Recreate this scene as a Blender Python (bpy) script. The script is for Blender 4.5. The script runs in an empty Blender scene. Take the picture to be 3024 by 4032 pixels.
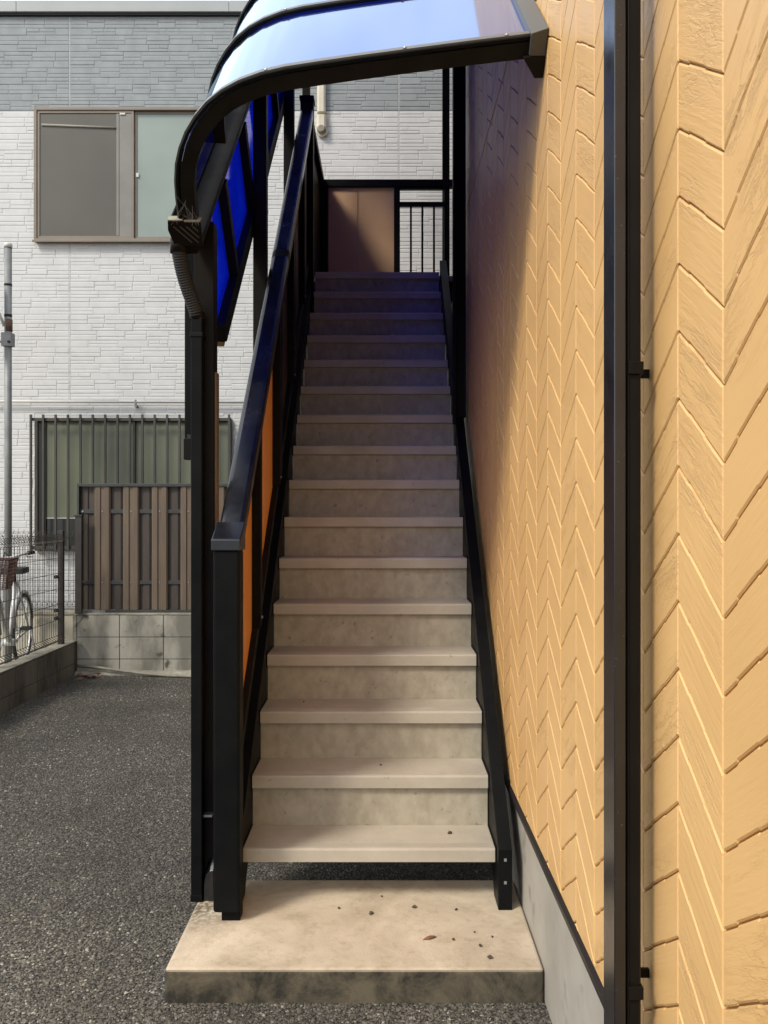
import bpy, bmesh, math, random
import numpy as np
from mathutils import Vector, Matrix
random.seed(7); rng = np.random.default_rng(7)
S = bpy.context.scene
C = bpy.data.collections.new("scene"); S.collection.children.link(C)

# ---------------------------------------------------------------- camera, sky, sun, exposure
H = 1.508                                   # eye height
F = 3262.0; VX = 1515.0; VY = 2013.0        # photograph's focal length and vanishing point (pixels)
cd = bpy.data.cameras.new("camera"); cam = bpy.data.objects.new("camera", cd); C.objects.link(cam)
cam.location = (0, 0, H); cam.rotation_euler = (math.pi/2, 0, 0)
cd.sensor_fit = 'VERTICAL'; cd.sensor_height = 36.0; cd.lens = F/4032*36
cd.shift_x = -3/4032; cd.shift_y = -3/4032; cd.clip_start = .05; cd.clip_end = 500
S.camera = cam

SUNV = Vector((1.0, .90, -1.35)).normalized()     # direction the light travels
el = math.asin(-SUNV.z); az = math.atan2(-SUNV.x, -SUNV.y)   # azimuth from +Y, clockwise
W = bpy.data.worlds.new("World"); S.world = W; W.use_nodes = True
nt = W.node_tree; nt.nodes.clear()
sk = nt.nodes.new("ShaderNodeTexSky"); sk.sky_type = 'NISHITA'; sk.sun_disc = False
sk.sun_elevation = el; sk.sun_rotation = az; sk.dust_density = 4.0; sk.air_density = 1.0; sk.ozone_density = 1.0
bg = nt.nodes.new("ShaderNodeBackground"); bg.inputs[1].default_value = .15
wo = nt.nodes.new("ShaderNodeOutputWorld")
# broken bright haze: white cloud over the blue
wtc = nt.nodes.new("ShaderNodeTexCoord"); wmp = nt.nodes.new("ShaderNodeMapping"); wmp.inputs["Scale"].default_value = (1, 1, 2.2)
wn_ = nt.nodes.new("ShaderNodeTexNoise"); wn_.inputs["Scale"].default_value = 1.6; wn_.inputs["Detail"].default_value = 7; wn_.inputs["Roughness"].default_value = .55
wr = nt.nodes.new("ShaderNodeMapRange"); wr.inputs[1].default_value = .34; wr.inputs[2].default_value = .60; wr.inputs[3].default_value = .45; wr.inputs[4].default_value = .95
wm = nt.nodes.new("ShaderNodeMix"); wm.data_type = 'RGBA'; wm.inputs[7].default_value = (9.6, 10.1, 10.9, 1)
nt.links.new(wtc.outputs["Generated"], wmp.inputs[0]); nt.links.new(wmp.outputs[0], wn_.inputs["Vector"]); nt.links.new(wn_.outputs[0], wr.inputs[0])
nt.links.new(wr.outputs[0], wm.inputs[0]); nt.links.new(sk.outputs[0], wm.inputs[6])
nt.links.new(wm.outputs[2], bg.inputs[0]); nt.links.new(bg.outputs[0], wo.inputs[0])
sd = bpy.data.lights.new("sun", 'SUN'); sd.energy = 2.8; sd.angle = math.radians(13.0); sd.color = (1, .93, .82)
so = bpy.data.objects.new("sun", sd); C.objects.link(so)
so.rotation_euler = SUNV.to_track_quat('-Z', 'Y').to_euler()
S.view_settings.view_transform = 'Standard'; S.view_settings.look = 'None'
S.view_settings.exposure = .12; S.view_settings.gamma = 1.0; S.view_settings.use_curve_mapping = False
S.render.engine = 'CYCLES'
S.cycles.max_bounces = 10; S.cycles.transparent_max_bounces = 24

# ---------------------------------------------------------------- materials
def node_mat(name):
    m = bpy.data.materials.new(name); m.use_nodes = True
    return m, m.node_tree, m.node_tree.nodes["Principled BSDF"]
def rgb(c): return (c[0], c[1], c[2], 1)
def mat(name, col, rough=.5, metal=0, col2=None, nscale=3.0, detail=6, lo=.35, hi=.65, bump=0, bscale=60, bdist=.002,
        spec=.5, stretch=(1, 1, 1), coat=0, rvar=0, bstretch=None, speck=None):
    m, t, p = node_mat(name); L = t.links.new
    p.inputs["Roughness"].default_value = rough; p.inputs["Metallic"].default_value = metal
    p.inputs["Specular IOR Level"].default_value = spec; p.inputs["Coat Weight"].default_value = coat
    tc = t.nodes.new("ShaderNodeNewGeometry")
    mp = t.nodes.new("ShaderNodeMapping"); mp.inputs["Scale"].default_value = stretch; L(tc.outputs["Position"], mp.inputs[0])
    n = t.nodes.new("ShaderNodeTexNoise"); n.inputs["Scale"].default_value = nscale; n.inputs["Detail"].default_value = detail
    n.inputs["Roughness"].default_value = .62
    L(mp.outputs[0], n.inputs["Vector"])
    if col2 is None: col2 = tuple(c*.82 for c in col)
    r = t.nodes.new("ShaderNodeValToRGB"); r.color_ramp.elements[0].position = lo; r.color_ramp.elements[1].position = hi
    r.color_ramp.elements[0].color = rgb(col); r.color_ramp.elements[1].color = rgb(col2)
    L(n.outputs[0], r.inputs[0]); out = r.outputs[0]
    if speck:                                   # (scale, threshold, colour) small marks
        v = t.nodes.new("ShaderNodeTexNoise"); v.inputs["Scale"].default_value = speck[0]; v.inputs["Detail"].default_value = 3
        L(tc.outputs["Position"], v.inputs["Vector"])
        q = t.nodes.new("ShaderNodeMapRange"); q.inputs[1].default_value = speck[1]; q.inputs[2].default_value = speck[1]+.08
        L(v.outputs[0], q.inputs[0])
        x = t.nodes.new("ShaderNodeMix"); x.data_type = 'RGBA'; L(q.outputs[0], x.inputs[0]); L(out, x.inputs[6])
        x.inputs[7].default_value = rgb(speck[2]); out = x.outputs[2]
    L(out, p.inputs["Base Color"])
    if rvar:
        q = t.nodes.new("ShaderNodeMapRange"); q.inputs[3].default_value = rough-rvar; q.inputs[4].default_value = rough+rvar
        q.inputs[1].default_value = .3; q.inputs[2].default_value = .7
        L(n.outputs[0], q.inputs[0]); L(q.outputs[0], p.inputs["Roughness"])
    if bump:
        m2 = t.nodes.new("ShaderNodeMapping"); m2.inputs["Scale"].default_value = bstretch or (1, 1, 1); L(tc.outputs["Position"], m2.inputs[0])
        b = t.nodes.new("ShaderNodeTexNoise"); b.inputs["Scale"].default_value = bscale; b.inputs["Detail"].default_value = 4
        L(m2.outputs[0], b.inputs["Vector"])
        bp = t.nodes.new("ShaderNodeBump"); bp.inputs["Strength"].default_value = bump; bp.inputs["Distance"].default_value = bdist
        L(b.outputs[0], bp.inputs["Height"]); L(bp.outputs[0], p.inputs["Normal"])
    return m

M = {}
M['black'] = mat('black_aluminium', (.005, .0056, .006), .45, .0, (.007, .0075, .008), 8, bump=.15, bscale=900, bdist=.0004, spec=.07, rvar=.08)
M['brownblack'] = mat('dark_bronze_aluminium', (.009, .008, .0066), .5, .0, (.013, .0115, .010), 6, spec=.08, bump=.15, bscale=700, bdist=.0004, rvar=.08)
M['rail'] = mat('glossy_black_handrail', (.004, .005, .008), .24, .0, (.007, .008, .011), 10, bump=.08, bscale=500, bdist=.0004, spec=.75, rvar=.05, speck=(240, .70, (.10, .10, .10)))
M['steel'] = mat('galvanised_bolt', (.45, .45, .44), .35, .9)
M['tread'] = mat('taupe_step_coating', (.46, .415, .335), .62, 0, (.39, .345, .275), 5, bump=.25, bscale=350, bdist=.0008, rvar=.08, speck=(55, .68, (.30, .25, .195)))
M['riser'] = mat('mottled_riser_panel', (.42, .375, .285), .7, 0, (.32, .282, .21), 22, detail=10, bump=.35, bscale=260, bdist=.001, stretch=(1, 1, .7), speck=(38, .66, (.22, .2, .16)))
M['plinth'] = mat('cement_render_plinth', (.40, .375, .32), .85, 0, (.29, .265, .22), 2.2, bump=.35, bscale=240, bdist=.001, speck=(6, .60, (.25, .235, .20)))
M['flash'] = mat('black_drip_flashing', (.014, .013, .013), .45)
M['box'] = mat('downspout_bronze', (.007, .0058, .0048), .36, 0, (.010, .0088, .0075), 5, spec=.10, bump=.1, bscale=300, bdist=.0004)
M['taupe'] = mat('taupe_window_frame', (.20, .165, .125), .45, 0, (.17, .14, .108), 6)
M['olive'] = mat('dark_olive_bar', (.055, .050, .038), .45, 0, (.04, .037, .028), 6)
M['cream'] = mat('cream_plastic', (.66, .62, .50), .45, 0, (.56, .52, .40), 4, speck=(30, .66, (.35, .32, .25)))
M['creamdirt'] = mat('dirty_cream_plastic', (.30, .27, .20), .7, 0, (.2, .18, .14), 20)
M['whitepipe'] = mat('white_pipe', (.62, .62, .59), .45)
M['greypole'] = mat('weathered_grey_pole', (.24, .25, .245), .5, .2, (.17, .18, .178), 9, bump=.2, bscale=120)
M['rust'] = mat('rusty_clamp', (.16, .09, .06), .7, .2, (.07, .05, .04), 40)
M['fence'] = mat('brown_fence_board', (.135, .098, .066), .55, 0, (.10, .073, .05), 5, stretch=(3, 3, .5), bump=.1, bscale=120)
M['fencerear'] = mat('shaded_rear_board', (.062, .048, .038), .7, 0, (.045, .036, .029), 5, stretch=(3, 3, .5))  # fence brown darkened: shade between the boards put into the colour
M['fencedark'] = mat('dark_fence_rail', (.04, .042, .042), .5, 0, (.028, .03, .03), 8)
M['greystrip'] = mat('grey_fence_strip', (.16, .165, .165), .6)
M['mesh'] = mat('dark_brown_wire', (.035, .028, .023), .5, 0, (.022, .019, .016), 12)
M['ledge'] = mat('pale_mortar', (.33, .31, .25), .9, 0, (.19, .18, .14), 12, bump=.6, bscale=90, bdist=.004)
M['beige'] = mat('beige_cement_wall', (.40, .375, .30), .85, 0, (.33, .305, .245), 2, bump=.3, bscale=80)
M['hose'] = mat('beige_ground_pipe', (.26, .24, .19), .6, 0, (.17, .155, .12), 14)
M['leaf'] = mat('dry_leaf', (.22, .10, .05), .7, 0, (.10, .055, .03), 30)
M['pebble'] = mat('brown_grit', (.10, .075, .05), .9, 0, (.05, .04, .03), 60)
M['basket'] = mat('brown_basket', (.12, .055, .045), .6, 0, (.08, .04, .035), 30)
M['silver'] = mat('silver_paint', (.62, .63, .62), .35, .3, (.45, .46, .46), 8)
M['rubber'] = mat('black_rubber', (.015, .015, .015), .7)
M['orange'] = mat('orange_reflector', (.85, .26, .05), .3)
M['clearplastic'] = mat('pale_reflector', (.6, .62, .6), .2)
M['trim'] = mat('tan_edge_trim', (.17, .115, .06), .45)
M['gripdirt'] = mat('dirt_in_grip_groove', (.13, .105, .08), .9)
M['deck'] = mat('landing_coating', (.34, .29, .24), .6)
M['parapet'] = mat('grey_parapet_cap', (.33, .355, .35), .45, 0, (.29, .312, .308), 2)
M['sgrey'] = mat('grey_ashlar_siding', (.265, .292, .298), .75, 0, (.23, .254, .26), 7, bump=.3, bscale=160, bdist=.0015, rvar=.06)
M['swhite'] = mat('white_ashlar_siding', (.57, .578, .57), .75, 0, (.52, .527, .52), 7, bump=.3, bscale=160, bdist=.0015)
M['sjoint'] = mat('white_siding_joint', (.56, .56, .54), .8)
M['gjoint'] = mat('grey_siding_joint', (.25, .268, .27), .8)
M['dirt'] = mat('dark_band', (.012, .012, .013), .6)
M['curtain'] = mat('cream_curtain', (.5, .48, .40), .8, 0, (.42, .40, .33), 14, stretch=(6, 1, .5))
M['web'] = mat('cobweb', (.45, .44, .42), .8)

def concrete_block():
    m = mat('stained_concrete_block', (.37, .355, .295), .9, 0, (.17, .16, .13), 3.4, detail=9, lo=.42, hi=.62, bump=.5, bscale=160, bdist=.002,
            stretch=(1, 1, .45), speck=(7, .62, (.085, .08, .065)))
    return m
M['block'] = concrete_block()
M['blockdark'] = mat('dark_concrete_block', (.185, .168, .135), .9, 0, (.075, .068, .055), 5, bump=.5, bscale=160, bdist=.002, stretch=(1, 1, .35))  # darker block tone for the low wall face
M['mortar'] = mat('dark_mortar', (.075, .07, .055), .95)

def slab_mat():
    m, t, p = node_mat('cast_concrete_pad'); L = t.links.new
    g = t.nodes.new("ShaderNodeNewGeometry")
    def noise(s, d=6, r=.6, dist=0):
        n = t.nodes.new("ShaderNodeTexNoise"); n.inputs["Scale"].default_value = s; n.inputs["Detail"].default_value = d
        n.inputs["Roughness"].default_value = r; n.inputs["Distortion"].default_value = dist
        L(g.outputs["Position"], n.inputs["Vector"]); return n
    def ramp(n, a, b, c0, c1):
        r = t.nodes.new("ShaderNodeValToRGB"); r.color_ramp.elements[0].position = a; r.color_ramp.elements[1].position = b
        r.color_ramp.elements[0].color = rgb(c0); r.color_ramp.elements[1].color = rgb(c1); L(n, r.inputs[0]); return r.outputs[0]
    top = ramp(noise(4, 9, .6, .6).outputs[0], .40, .62, (.56, .47, .35), (.42, .34, .245))
    fine = ramp(noise(24, 8, .7).outputs[0], .50, .72, (1, 1, 1), (.72, .68, .62))
    mx = t.nodes.new("ShaderNodeMix"); mx.data_type = 'RGBA'; mx.blend_type = 'MULTIPLY'; mx.inputs[0].default_value = .8
    L(top, mx.inputs[6]); L(fine, mx.inputs[7])
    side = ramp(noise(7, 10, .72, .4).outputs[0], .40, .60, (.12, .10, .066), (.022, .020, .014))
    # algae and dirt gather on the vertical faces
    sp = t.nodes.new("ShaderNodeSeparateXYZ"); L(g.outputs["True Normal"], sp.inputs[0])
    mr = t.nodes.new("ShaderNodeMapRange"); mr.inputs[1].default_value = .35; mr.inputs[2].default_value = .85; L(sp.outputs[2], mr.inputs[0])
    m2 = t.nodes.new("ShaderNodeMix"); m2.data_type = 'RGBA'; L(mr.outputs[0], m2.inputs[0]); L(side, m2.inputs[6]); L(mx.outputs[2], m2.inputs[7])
    # left rear corner moss
    pos = t.nodes.new("ShaderNodeSeparateXYZ"); L(g.outputs["Position"], pos.inputs[0])
    a = t.nodes.new("ShaderNodeMapRange"); a.inputs[1].default_value = -.50; a.inputs[2].default_value = -.64; L(pos.outputs[0], a.inputs[0])
    b = t.nodes.new("ShaderNodeMapRange"); b.inputs[1].default_value = 2.74; b.inputs[2].default_value = 2.92; L(pos.outputs[1], b.inputs[0])
    ab = t.nodes.new("ShaderNodeMath"); ab.operation = 'MULTIPLY'; L(a.outputs[0], ab.inputs[0]); L(b.outputs[0], ab.inputs[1])
    nn = noise(60, 4, .6); q = t.nodes.new("ShaderNodeMapRange"); q.inputs[1].default_value = .38; q.inputs[2].default_value = .6; L(nn.outputs[0], q.inputs[0])
    abc = t.nodes.new("ShaderNodeMath"); abc.operation = 'MULTIPLY'; L(ab.outputs[0], abc.inputs[0]); L(q.outputs[0], abc.inputs[1])
    m3 = t.nodes.new("ShaderNodeMix"); m3.data_type = 'RGBA'; L(abc.outputs[0], m3.inputs[0]); L(m2.outputs[2], m3.inputs[6]); m3.inputs[7].default_value = (.10, .085, .05, 1)
    L(m3.outputs[2], p.inputs["Base Color"]); p.inputs["Roughness"].default_value = .85
    bp = t.nodes.new("ShaderNodeBump"); bp.inputs["Strength"].default_value = .5; bp.inputs["Distance"].default_value = .0025
    L(noise(130, 6, .7).outputs[0], bp.inputs["Height"]); L(bp.outputs[0], p.inputs["Normal"])
    return m
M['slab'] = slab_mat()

def board_mat(name, sgn):
    """ochre wood-grain siding; the grain follows the board, rising or falling"""
    m, t, p = node_mat(name); L = t.links.new
    g = t.nodes.new("ShaderNodeNewGeometry")
    a = -math.atan2(.115, .18)*sgn
    mp = t.nodes.new("ShaderNodeMapping"); mp.vector_type = 'POINT'; mp.inputs["Rotation"].default_value = (a, 0, 0)
    L(g.outputs["Position"], mp.inputs[0])
    m2 = t.nodes.new("ShaderNodeMapping"); m2.inputs["Scale"].default_value = (1, .09, 1); L(mp.outputs[0], m2.inputs[0])
    wv = t.nodes.new("ShaderNodeTexNoise"); wv.inputs["Scale"].default_value = 110; wv.inputs["Detail"].default_value = 4; wv.inputs["Roughness"].default_value = .6
    wv.inputs["Distortion"].default_value = .15
    L(m2.outputs[0], wv.inputs["Vector"])
    m3 = t.nodes.new("ShaderNodeMapping"); m3.inputs["Scale"].default_value = (1, .22, 1); L(mp.outputs[0], m3.inputs[0])
    w2 = t.nodes.new("ShaderNodeTexNoise"); w2.inputs["Scale"].default_value = 38; w2.inputs["Detail"].default_value = 7; w2.inputs["Roughness"].default_value = .68; w2.inputs["Distortion"].default_value = .5
    L(m3.outputs[0], w2.inputs["Vector"])
    rg = t.nodes.new("ShaderNodeMath"); rg.operation = 'SUBTRACT'; rg.inputs[1].default_value = .5; L(w2.outputs[0], rg.inputs[0])
    ab = t.nodes.new("ShaderNodeMath"); ab.operation = 'ABSOLUTE'; L(rg.outputs[0], ab.inputs[0])
    mr = t.nodes.new("ShaderNodeMapRange"); mr.inputs[1].default_value = 0; mr.inputs[2].default_value = .05; L(ab.outputs[0], mr.inputs[0])
    # torn grain appears in patches only
    pn = t.nodes.new("ShaderNodeTexNoise"); pn.inputs["Scale"].default_value = 9; pn.inputs["Detail"].default_value = 2; L(m3.outputs[0], pn.inputs["Vector"])
    pr = t.nodes.new("ShaderNodeMapRange"); pr.inputs[1].default_value = .48; pr.inputs[2].default_value = .62; L(pn.outputs[0], pr.inputs[0])
    mxx = t.nodes.new("ShaderNodeMix"); mxx.inputs[2].default_value = 1; L(pr.outputs[0], mxx.inputs[0]); L(mr.outputs[0], mxx.inputs[3])
    ad = t.nodes.new("ShaderNodeMath"); ad.operation = 'MULTIPLY_ADD'; ad.inputs[1].default_value = .7; L(mxx.outputs[0], ad.inputs[0]); L(wv.outputs[0], ad.inputs[2])
    bp = t.nodes.new("ShaderNodeBump"); bp.inputs["Strength"].default_value = .8; bp.inputs["Distance"].default_value = .0013
    L(ad.outputs[0], bp.inputs["Height"]); L(bp.outputs[0], p.inputs["Normal"])
    cn = t.nodes.new("ShaderNodeTexNoise"); cn.inputs["Scale"].default_value = 2.5; cn.inputs["Detail"].default_value = 6; L(g.outputs["Position"], cn.inputs["Vector"])
    r = t.nodes.new("ShaderNodeValToRGB"); r.color_ramp.elements[0].position = .35; r.color_ramp.elements[1].position = .68
    r.color_ramp.elements[0].color = (.70, .435, .18, 1); r.color_ramp.elements[1].color = (.63, .385, .155, 1)
    L(cn.outputs[0], r.inputs[0]); L(r.outputs[0], p.inputs["Base Color"])
    p.inputs["Roughness"].default_value = .42; p.inputs["Specular IOR Level"].default_value = .4
    return m
M['boardA'] = board_mat('ochre_siding_rising', 1); M['boardB'] = board_mat('ochre_siding_falling', -1)
M['groove'] = mat('ochre_siding_groove', (.52, .34, .15), .7)

def poly_mat(name, tint, ior=1.55, film=0, rough=.06, dif=.0, dcol=(0, 0, 1)):
    """thin coloured plastic sheet: clear tint + fresnel gloss + a little milky scatter"""
    m = bpy.data.materials.new(name); m.use_nodes = True; t = m.node_tree; t.nodes.clear(); L = t.links.new
    tr = t.nodes.new("ShaderNodeBsdfTransparent"); tr.inputs[0].default_value = rgb(tint)
    tl = t.nodes.new("ShaderNodeBsdfTranslucent"); tl.inputs[0].default_value = rgb(dcol)
    df = t.nodes.new("ShaderNodeBsdfDiffuse"); df.inputs[0].default_value = rgb(dcol)
    a = t.nodes.new("ShaderNodeMixShader"); a.inputs[0].default_value = .5; L(tl.outputs[0], a.inputs[1]); L(df.outputs[0], a.inputs[2])
    b = t.nodes.new("ShaderNodeMixShader"); b.inputs[0].default_value = dif; L(tr.outputs[0], b.inputs[1]); L(a.outputs[0], b.inputs[2])
    gl = t.nodes.new("ShaderNodeBsdfGlossy"); gl.inputs["Roughness"].default_value = rough
    if film: gl.inputs[0].default_value = (.66, .80, 1, 1)
    fr = t.nodes.new("ShaderNodeFresnel"); fr.inputs[0].default_value = 1.5
    ge = t.nodes.new("ShaderNodeNewGeometry"); ir = t.nodes.new("ShaderNodeMapRange"); ir.inputs[3].default_value = ior; ir.inputs[4].default_value = 1/ior
    L(ge.outputs["Backfacing"], ir.inputs[0]); L(ir.outputs[0], fr.inputs[0])
    fm = t.nodes.new("ShaderNodeMath"); fm.operation = 'MULTIPLY_ADD'; fm.use_clamp = True; fm.inputs[1].default_value = 1+film*2; fm.inputs[2].default_value = film*.5; L(fr.outputs[0], fm.inputs[0])
    c = t.nodes.new("ShaderNodeMixShader"); L(fm.outputs[0], c.inputs[0]); L(b.outputs[0], c.inputs[1]); L(gl.outputs[0], c.inputs[2])
    o = t.nodes.new("ShaderNodeOutputMaterial"); L(c.outputs[0], o.inputs[0]); return m
M['blue'] = poly_mat('blue_polycarbonate', (.04, .10, .66), ior=2.0, film=.32, dif=.5, dcol=(.012, .055, .80))
M['blueside'] = poly_mat('blue_side_sheet', (.07, .20, .90), ior=1.45, dif=.45, dcol=(.02, .09, .95))
M['ambershade'] = mat('shaded_amber_panel', (.075, .042, .022), .5, 0, (.06, .034, .019), 3)  # upper infill: amber panel with its shade put into the colour
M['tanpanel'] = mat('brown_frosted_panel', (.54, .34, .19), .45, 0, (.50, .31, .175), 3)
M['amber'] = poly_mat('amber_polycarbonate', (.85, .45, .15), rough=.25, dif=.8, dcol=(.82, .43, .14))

def glass(name, col, rough=.05, col2=None):
    m = mat(name, col, rough, 0, col2 or tuple(c*.8 for c in col), 1.3, detail=2, spec=.6); return m
M['glassL'] = glass('grey_window_glass', (.080, .073, .052), .3)
M['glassR'] = glass('frosted_green_glass', (.25, .31, .275), .35)
M['glassO'] = glass('olive_frosted_glass', (.145, .16, .10), .35, (.11, .122, .078))
M['glassD'] = glass('dark_lower_glass', (.03, .033, .03), .2)

def gravel_mats():
    m, t, p = node_mat('asphalt_chip'); L = t.links.new
    g = t.nodes.new("ShaderNodeNewGeometry")
    r = t.nodes.new("ShaderNodeValToRGB"); e = r.color_ramp.elements
    e[0].position = 0; e[0].color = (.042, .039, .030, 1); e[1].position = 1; e[1].color = (.34, .32, .27, 1)
    for ps, c in ((.4, (.082, .074, .059)), (.75, (.12, .108, .088)), (.93, (.155, .144, .118))):
        x = e.new(ps); x.color = rgb(c)
    L(g.outputs["Random Per Island"], r.inputs[0])
    n = t.nodes.new("ShaderNodeTexNoise"); n.inputs["Scale"].default_value = 1.3; n.inputs["Detail"].default_value = 7; L(g.outputs["Position"], n.inputs["Vector"])
    q = t.nodes.new("ShaderNodeMapRange"); q.inputs[1].default_value = .32; q.inputs[2].default_value = .68; q.inputs[3].default_value = .55; q.inputs[4].default_value = 1.35
    L(n.outputs[0], q.inputs[0])
    mx = t.nodes.new("ShaderNodeVectorMath"); mx.operation = 'SCALE'; L(r.outputs[0], mx.inputs[0]); L(q.outputs[0], mx.inputs["Scale"])
    L(mx.outputs[0], p.inputs["Base Color"]); p.inputs["Roughness"].default_value = .75
    M['chip'] = m
    m, t, p = node_mat('coarse_asphalt'); L = t.links.new
    g = t.nodes.new("ShaderNodeNewGeometry")
    v = t.nodes.new("ShaderNodeTexVoronoi"); v.inputs["Scale"].default_value = 105; L(g.outputs["Position"], v.inputs["Vector"])
    bw = t.nodes.new("ShaderNodeSeparateColor"); L(v.outputs["Color"], bw.inputs[0])
    r = t.nodes.new("ShaderNodeValToRGB"); e = r.color_ramp.elements
    e[0].color = (.022, .021, .019, 1); e[1].color = (.14, .13, .10, 1); x = e.new(.6); x.color = (.06, .055, .046, 1)
    L(bw.outputs[0], r.inputs[0]); L(r.outputs[0], p.inputs["Base Color"]); p.inputs["Roughness"].default_value = .85
    bp = t.nodes.new("ShaderNodeBump"); bp.inputs["Strength"].default_value = 1; bp.inputs["Distance"].default_value = .008
    iv = t.nodes.new("ShaderNodeMath"); iv.operation = 'SUBTRACT'; iv.inputs[0].default_value = 1; L(v.outputs["Distance"], iv.inputs[1])
    L(iv.outputs[0], bp.inputs["Height"]); L(bp.outputs[0], p.inputs["Normal"])
    M['asphalt'] = m
gravel_mats()

# ---------------------------------------------------------------- helpers
def thing(name, label, cat, loc=(0, 0, 0), rz=0, group=None, kind=None):
    o = bpy.data.objects.new(name, None); C.objects.link(o); o.location = loc; o.rotation_euler = (0, 0, rz)
    o.empty_display_size = .1
    o['label'] = label; o['category'] = cat
    if group: o['group'] = group
    return o
def tag(o, label=None, cat=None, group=None, kind=None):
    if label: o['label'] = label
    if cat: o['category'] = cat
    if group: o['group'] = group
    if kind: o['kind'] = kind
    return o
def root_of(p):
    while p is not None and p.parent is not None: p = p.parent
    return p
class MB:
    def __init__(s): s.v = []; s.f = []; s.sm = []
    def add(s, vs, fs, smooth=False):
        b = len(s.v); s.v += [tuple(v) for v in vs]
        for f in fs: s.f.append(tuple(i+b for i in f)); s.sm.append(smooth)
        return s
    def box(s, x0, x1, y0, y1, z0, z1):
        vs = [(x, y, z) for z in (z0, z1) for y in (y0, y1) for x in (x0, x1)]
        return s.add(vs, [(0, 2, 3, 1), (4, 5, 7, 6), (0, 1, 5, 4), (2, 6, 7, 3), (0, 4, 6, 2), (1, 3, 7, 5)])
    def prism(s, prof, vec, smooth=False):
        """prof: loop of 3D points, extruded by vec"""
        n = len(prof); vec = Vector(vec); a = [Vector(p) for p in prof]; b = [p+vec for p in a]
        nrm = sum(((a[i]-a[0]).cross(a[(i+1) % n]-a[0]) for i in range(n)), Vector())
        if nrm.dot(vec) > 0: a.reverse(); b.reverse()
        fs = [tuple(range(n)), tuple(reversed(range(n, 2*n)))]
        s.add(a+b, fs); base = len(s.v)-2*n
        for i in range(n):
            j = (i+1) % n; s.f.append((base+j, base+i, base+n+i, base+n+j)); s.sm.append(smooth)
        return s
    def bar(s, p, q, w, h, up=(0, 0, 1)):
        p = Vector(p); q = Vector(q); d = (q-p).normalized(); up = Vector(up)
        x = d.cross(up).normalized()*w/2; y = x.cross(d).normalized()*h/2
        return s.prism([p-x-y, p+x-y, p+x+y, p-x+y], q-p)
    def tube(s, pts, r, n=8, cap=True, closed=False):
        pts = [Vector(p) for p in pts]; N = len(pts); rs = r if isinstance(r, (list, tuple)) else [r]*N
        base = len(s.v); up = None
        for i, p in enumerate(pts):
            if closed: d = pts[(i+1) % N]-pts[i-1]
            else: d = pts[min(i+1, N-1)]-pts[max(i-1, 0)]
            d.normalize()
            if up is None: up = d.orthogonal().normalized()
            up = (up-d*up.dot(d)).normalized(); x = d.cross(up)
            for k in range(n):
                a = 2*math.pi*k/n; s.v.append(tuple(p+(up*math.cos(a)+x*math.sin(a))*rs[i]))
        for i in range(N if closed else N-1):
            for k in range(n):
                a = base+i*n+k; b = base+i*n+(k+1) % n; c = base+((i+1) % N)*n+(k+1) % n; d = base+((i+1) % N)*n+k
                s.f.append((a, b, c, d)); s.sm.append(n > 5)
        if cap and not closed:
            s.f.append(tuple(base+k for k in reversed(range(n)))); s.sm.append(False)
            s.f.append(tuple(base+(N-1)*n+k for k in range(n))); s.sm.append(False)
        return s
    def build(s, name, m, parent=None, bevel=0, seg=2, off=None):
        me = bpy.data.meshes.new(name)
        o0 = Vector((0, 0, 0))
        r = root_of(parent)
        if off is not None: o0 = Vector(off)
        elif r is not None: o0 = Vector(r.location)
        me.from_pydata([(v[0]-o0.x, v[1]-o0.y, v[2]-o0.z) for v in s.v], [], s.f)
        me.polygons.foreach_set("use_smooth", s.sm); me.update()
        me.materials.append(M[m] if isinstance(m, str) else m)
        o = bpy.data.objects.new(name, me); C.objects.link(o)
        if parent is not None: o.parent = parent
        if bevel:
            b = o.modifiers.new("bevel", 'BEVEL'); b.width = bevel; b.segments = seg; b.limit_method = 'ANGLE'; b.angle_limit = math.radians(40)
            b.harden_normals = False
            me.polygons.foreach_set("use_smooth", [False]*len(me.polygons))
        return o
def inst(name, me, parent, loc):
    o = bpy.data.objects.new(name, me); C.objects.link(o); o.parent = parent; o.location = loc; return o

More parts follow.
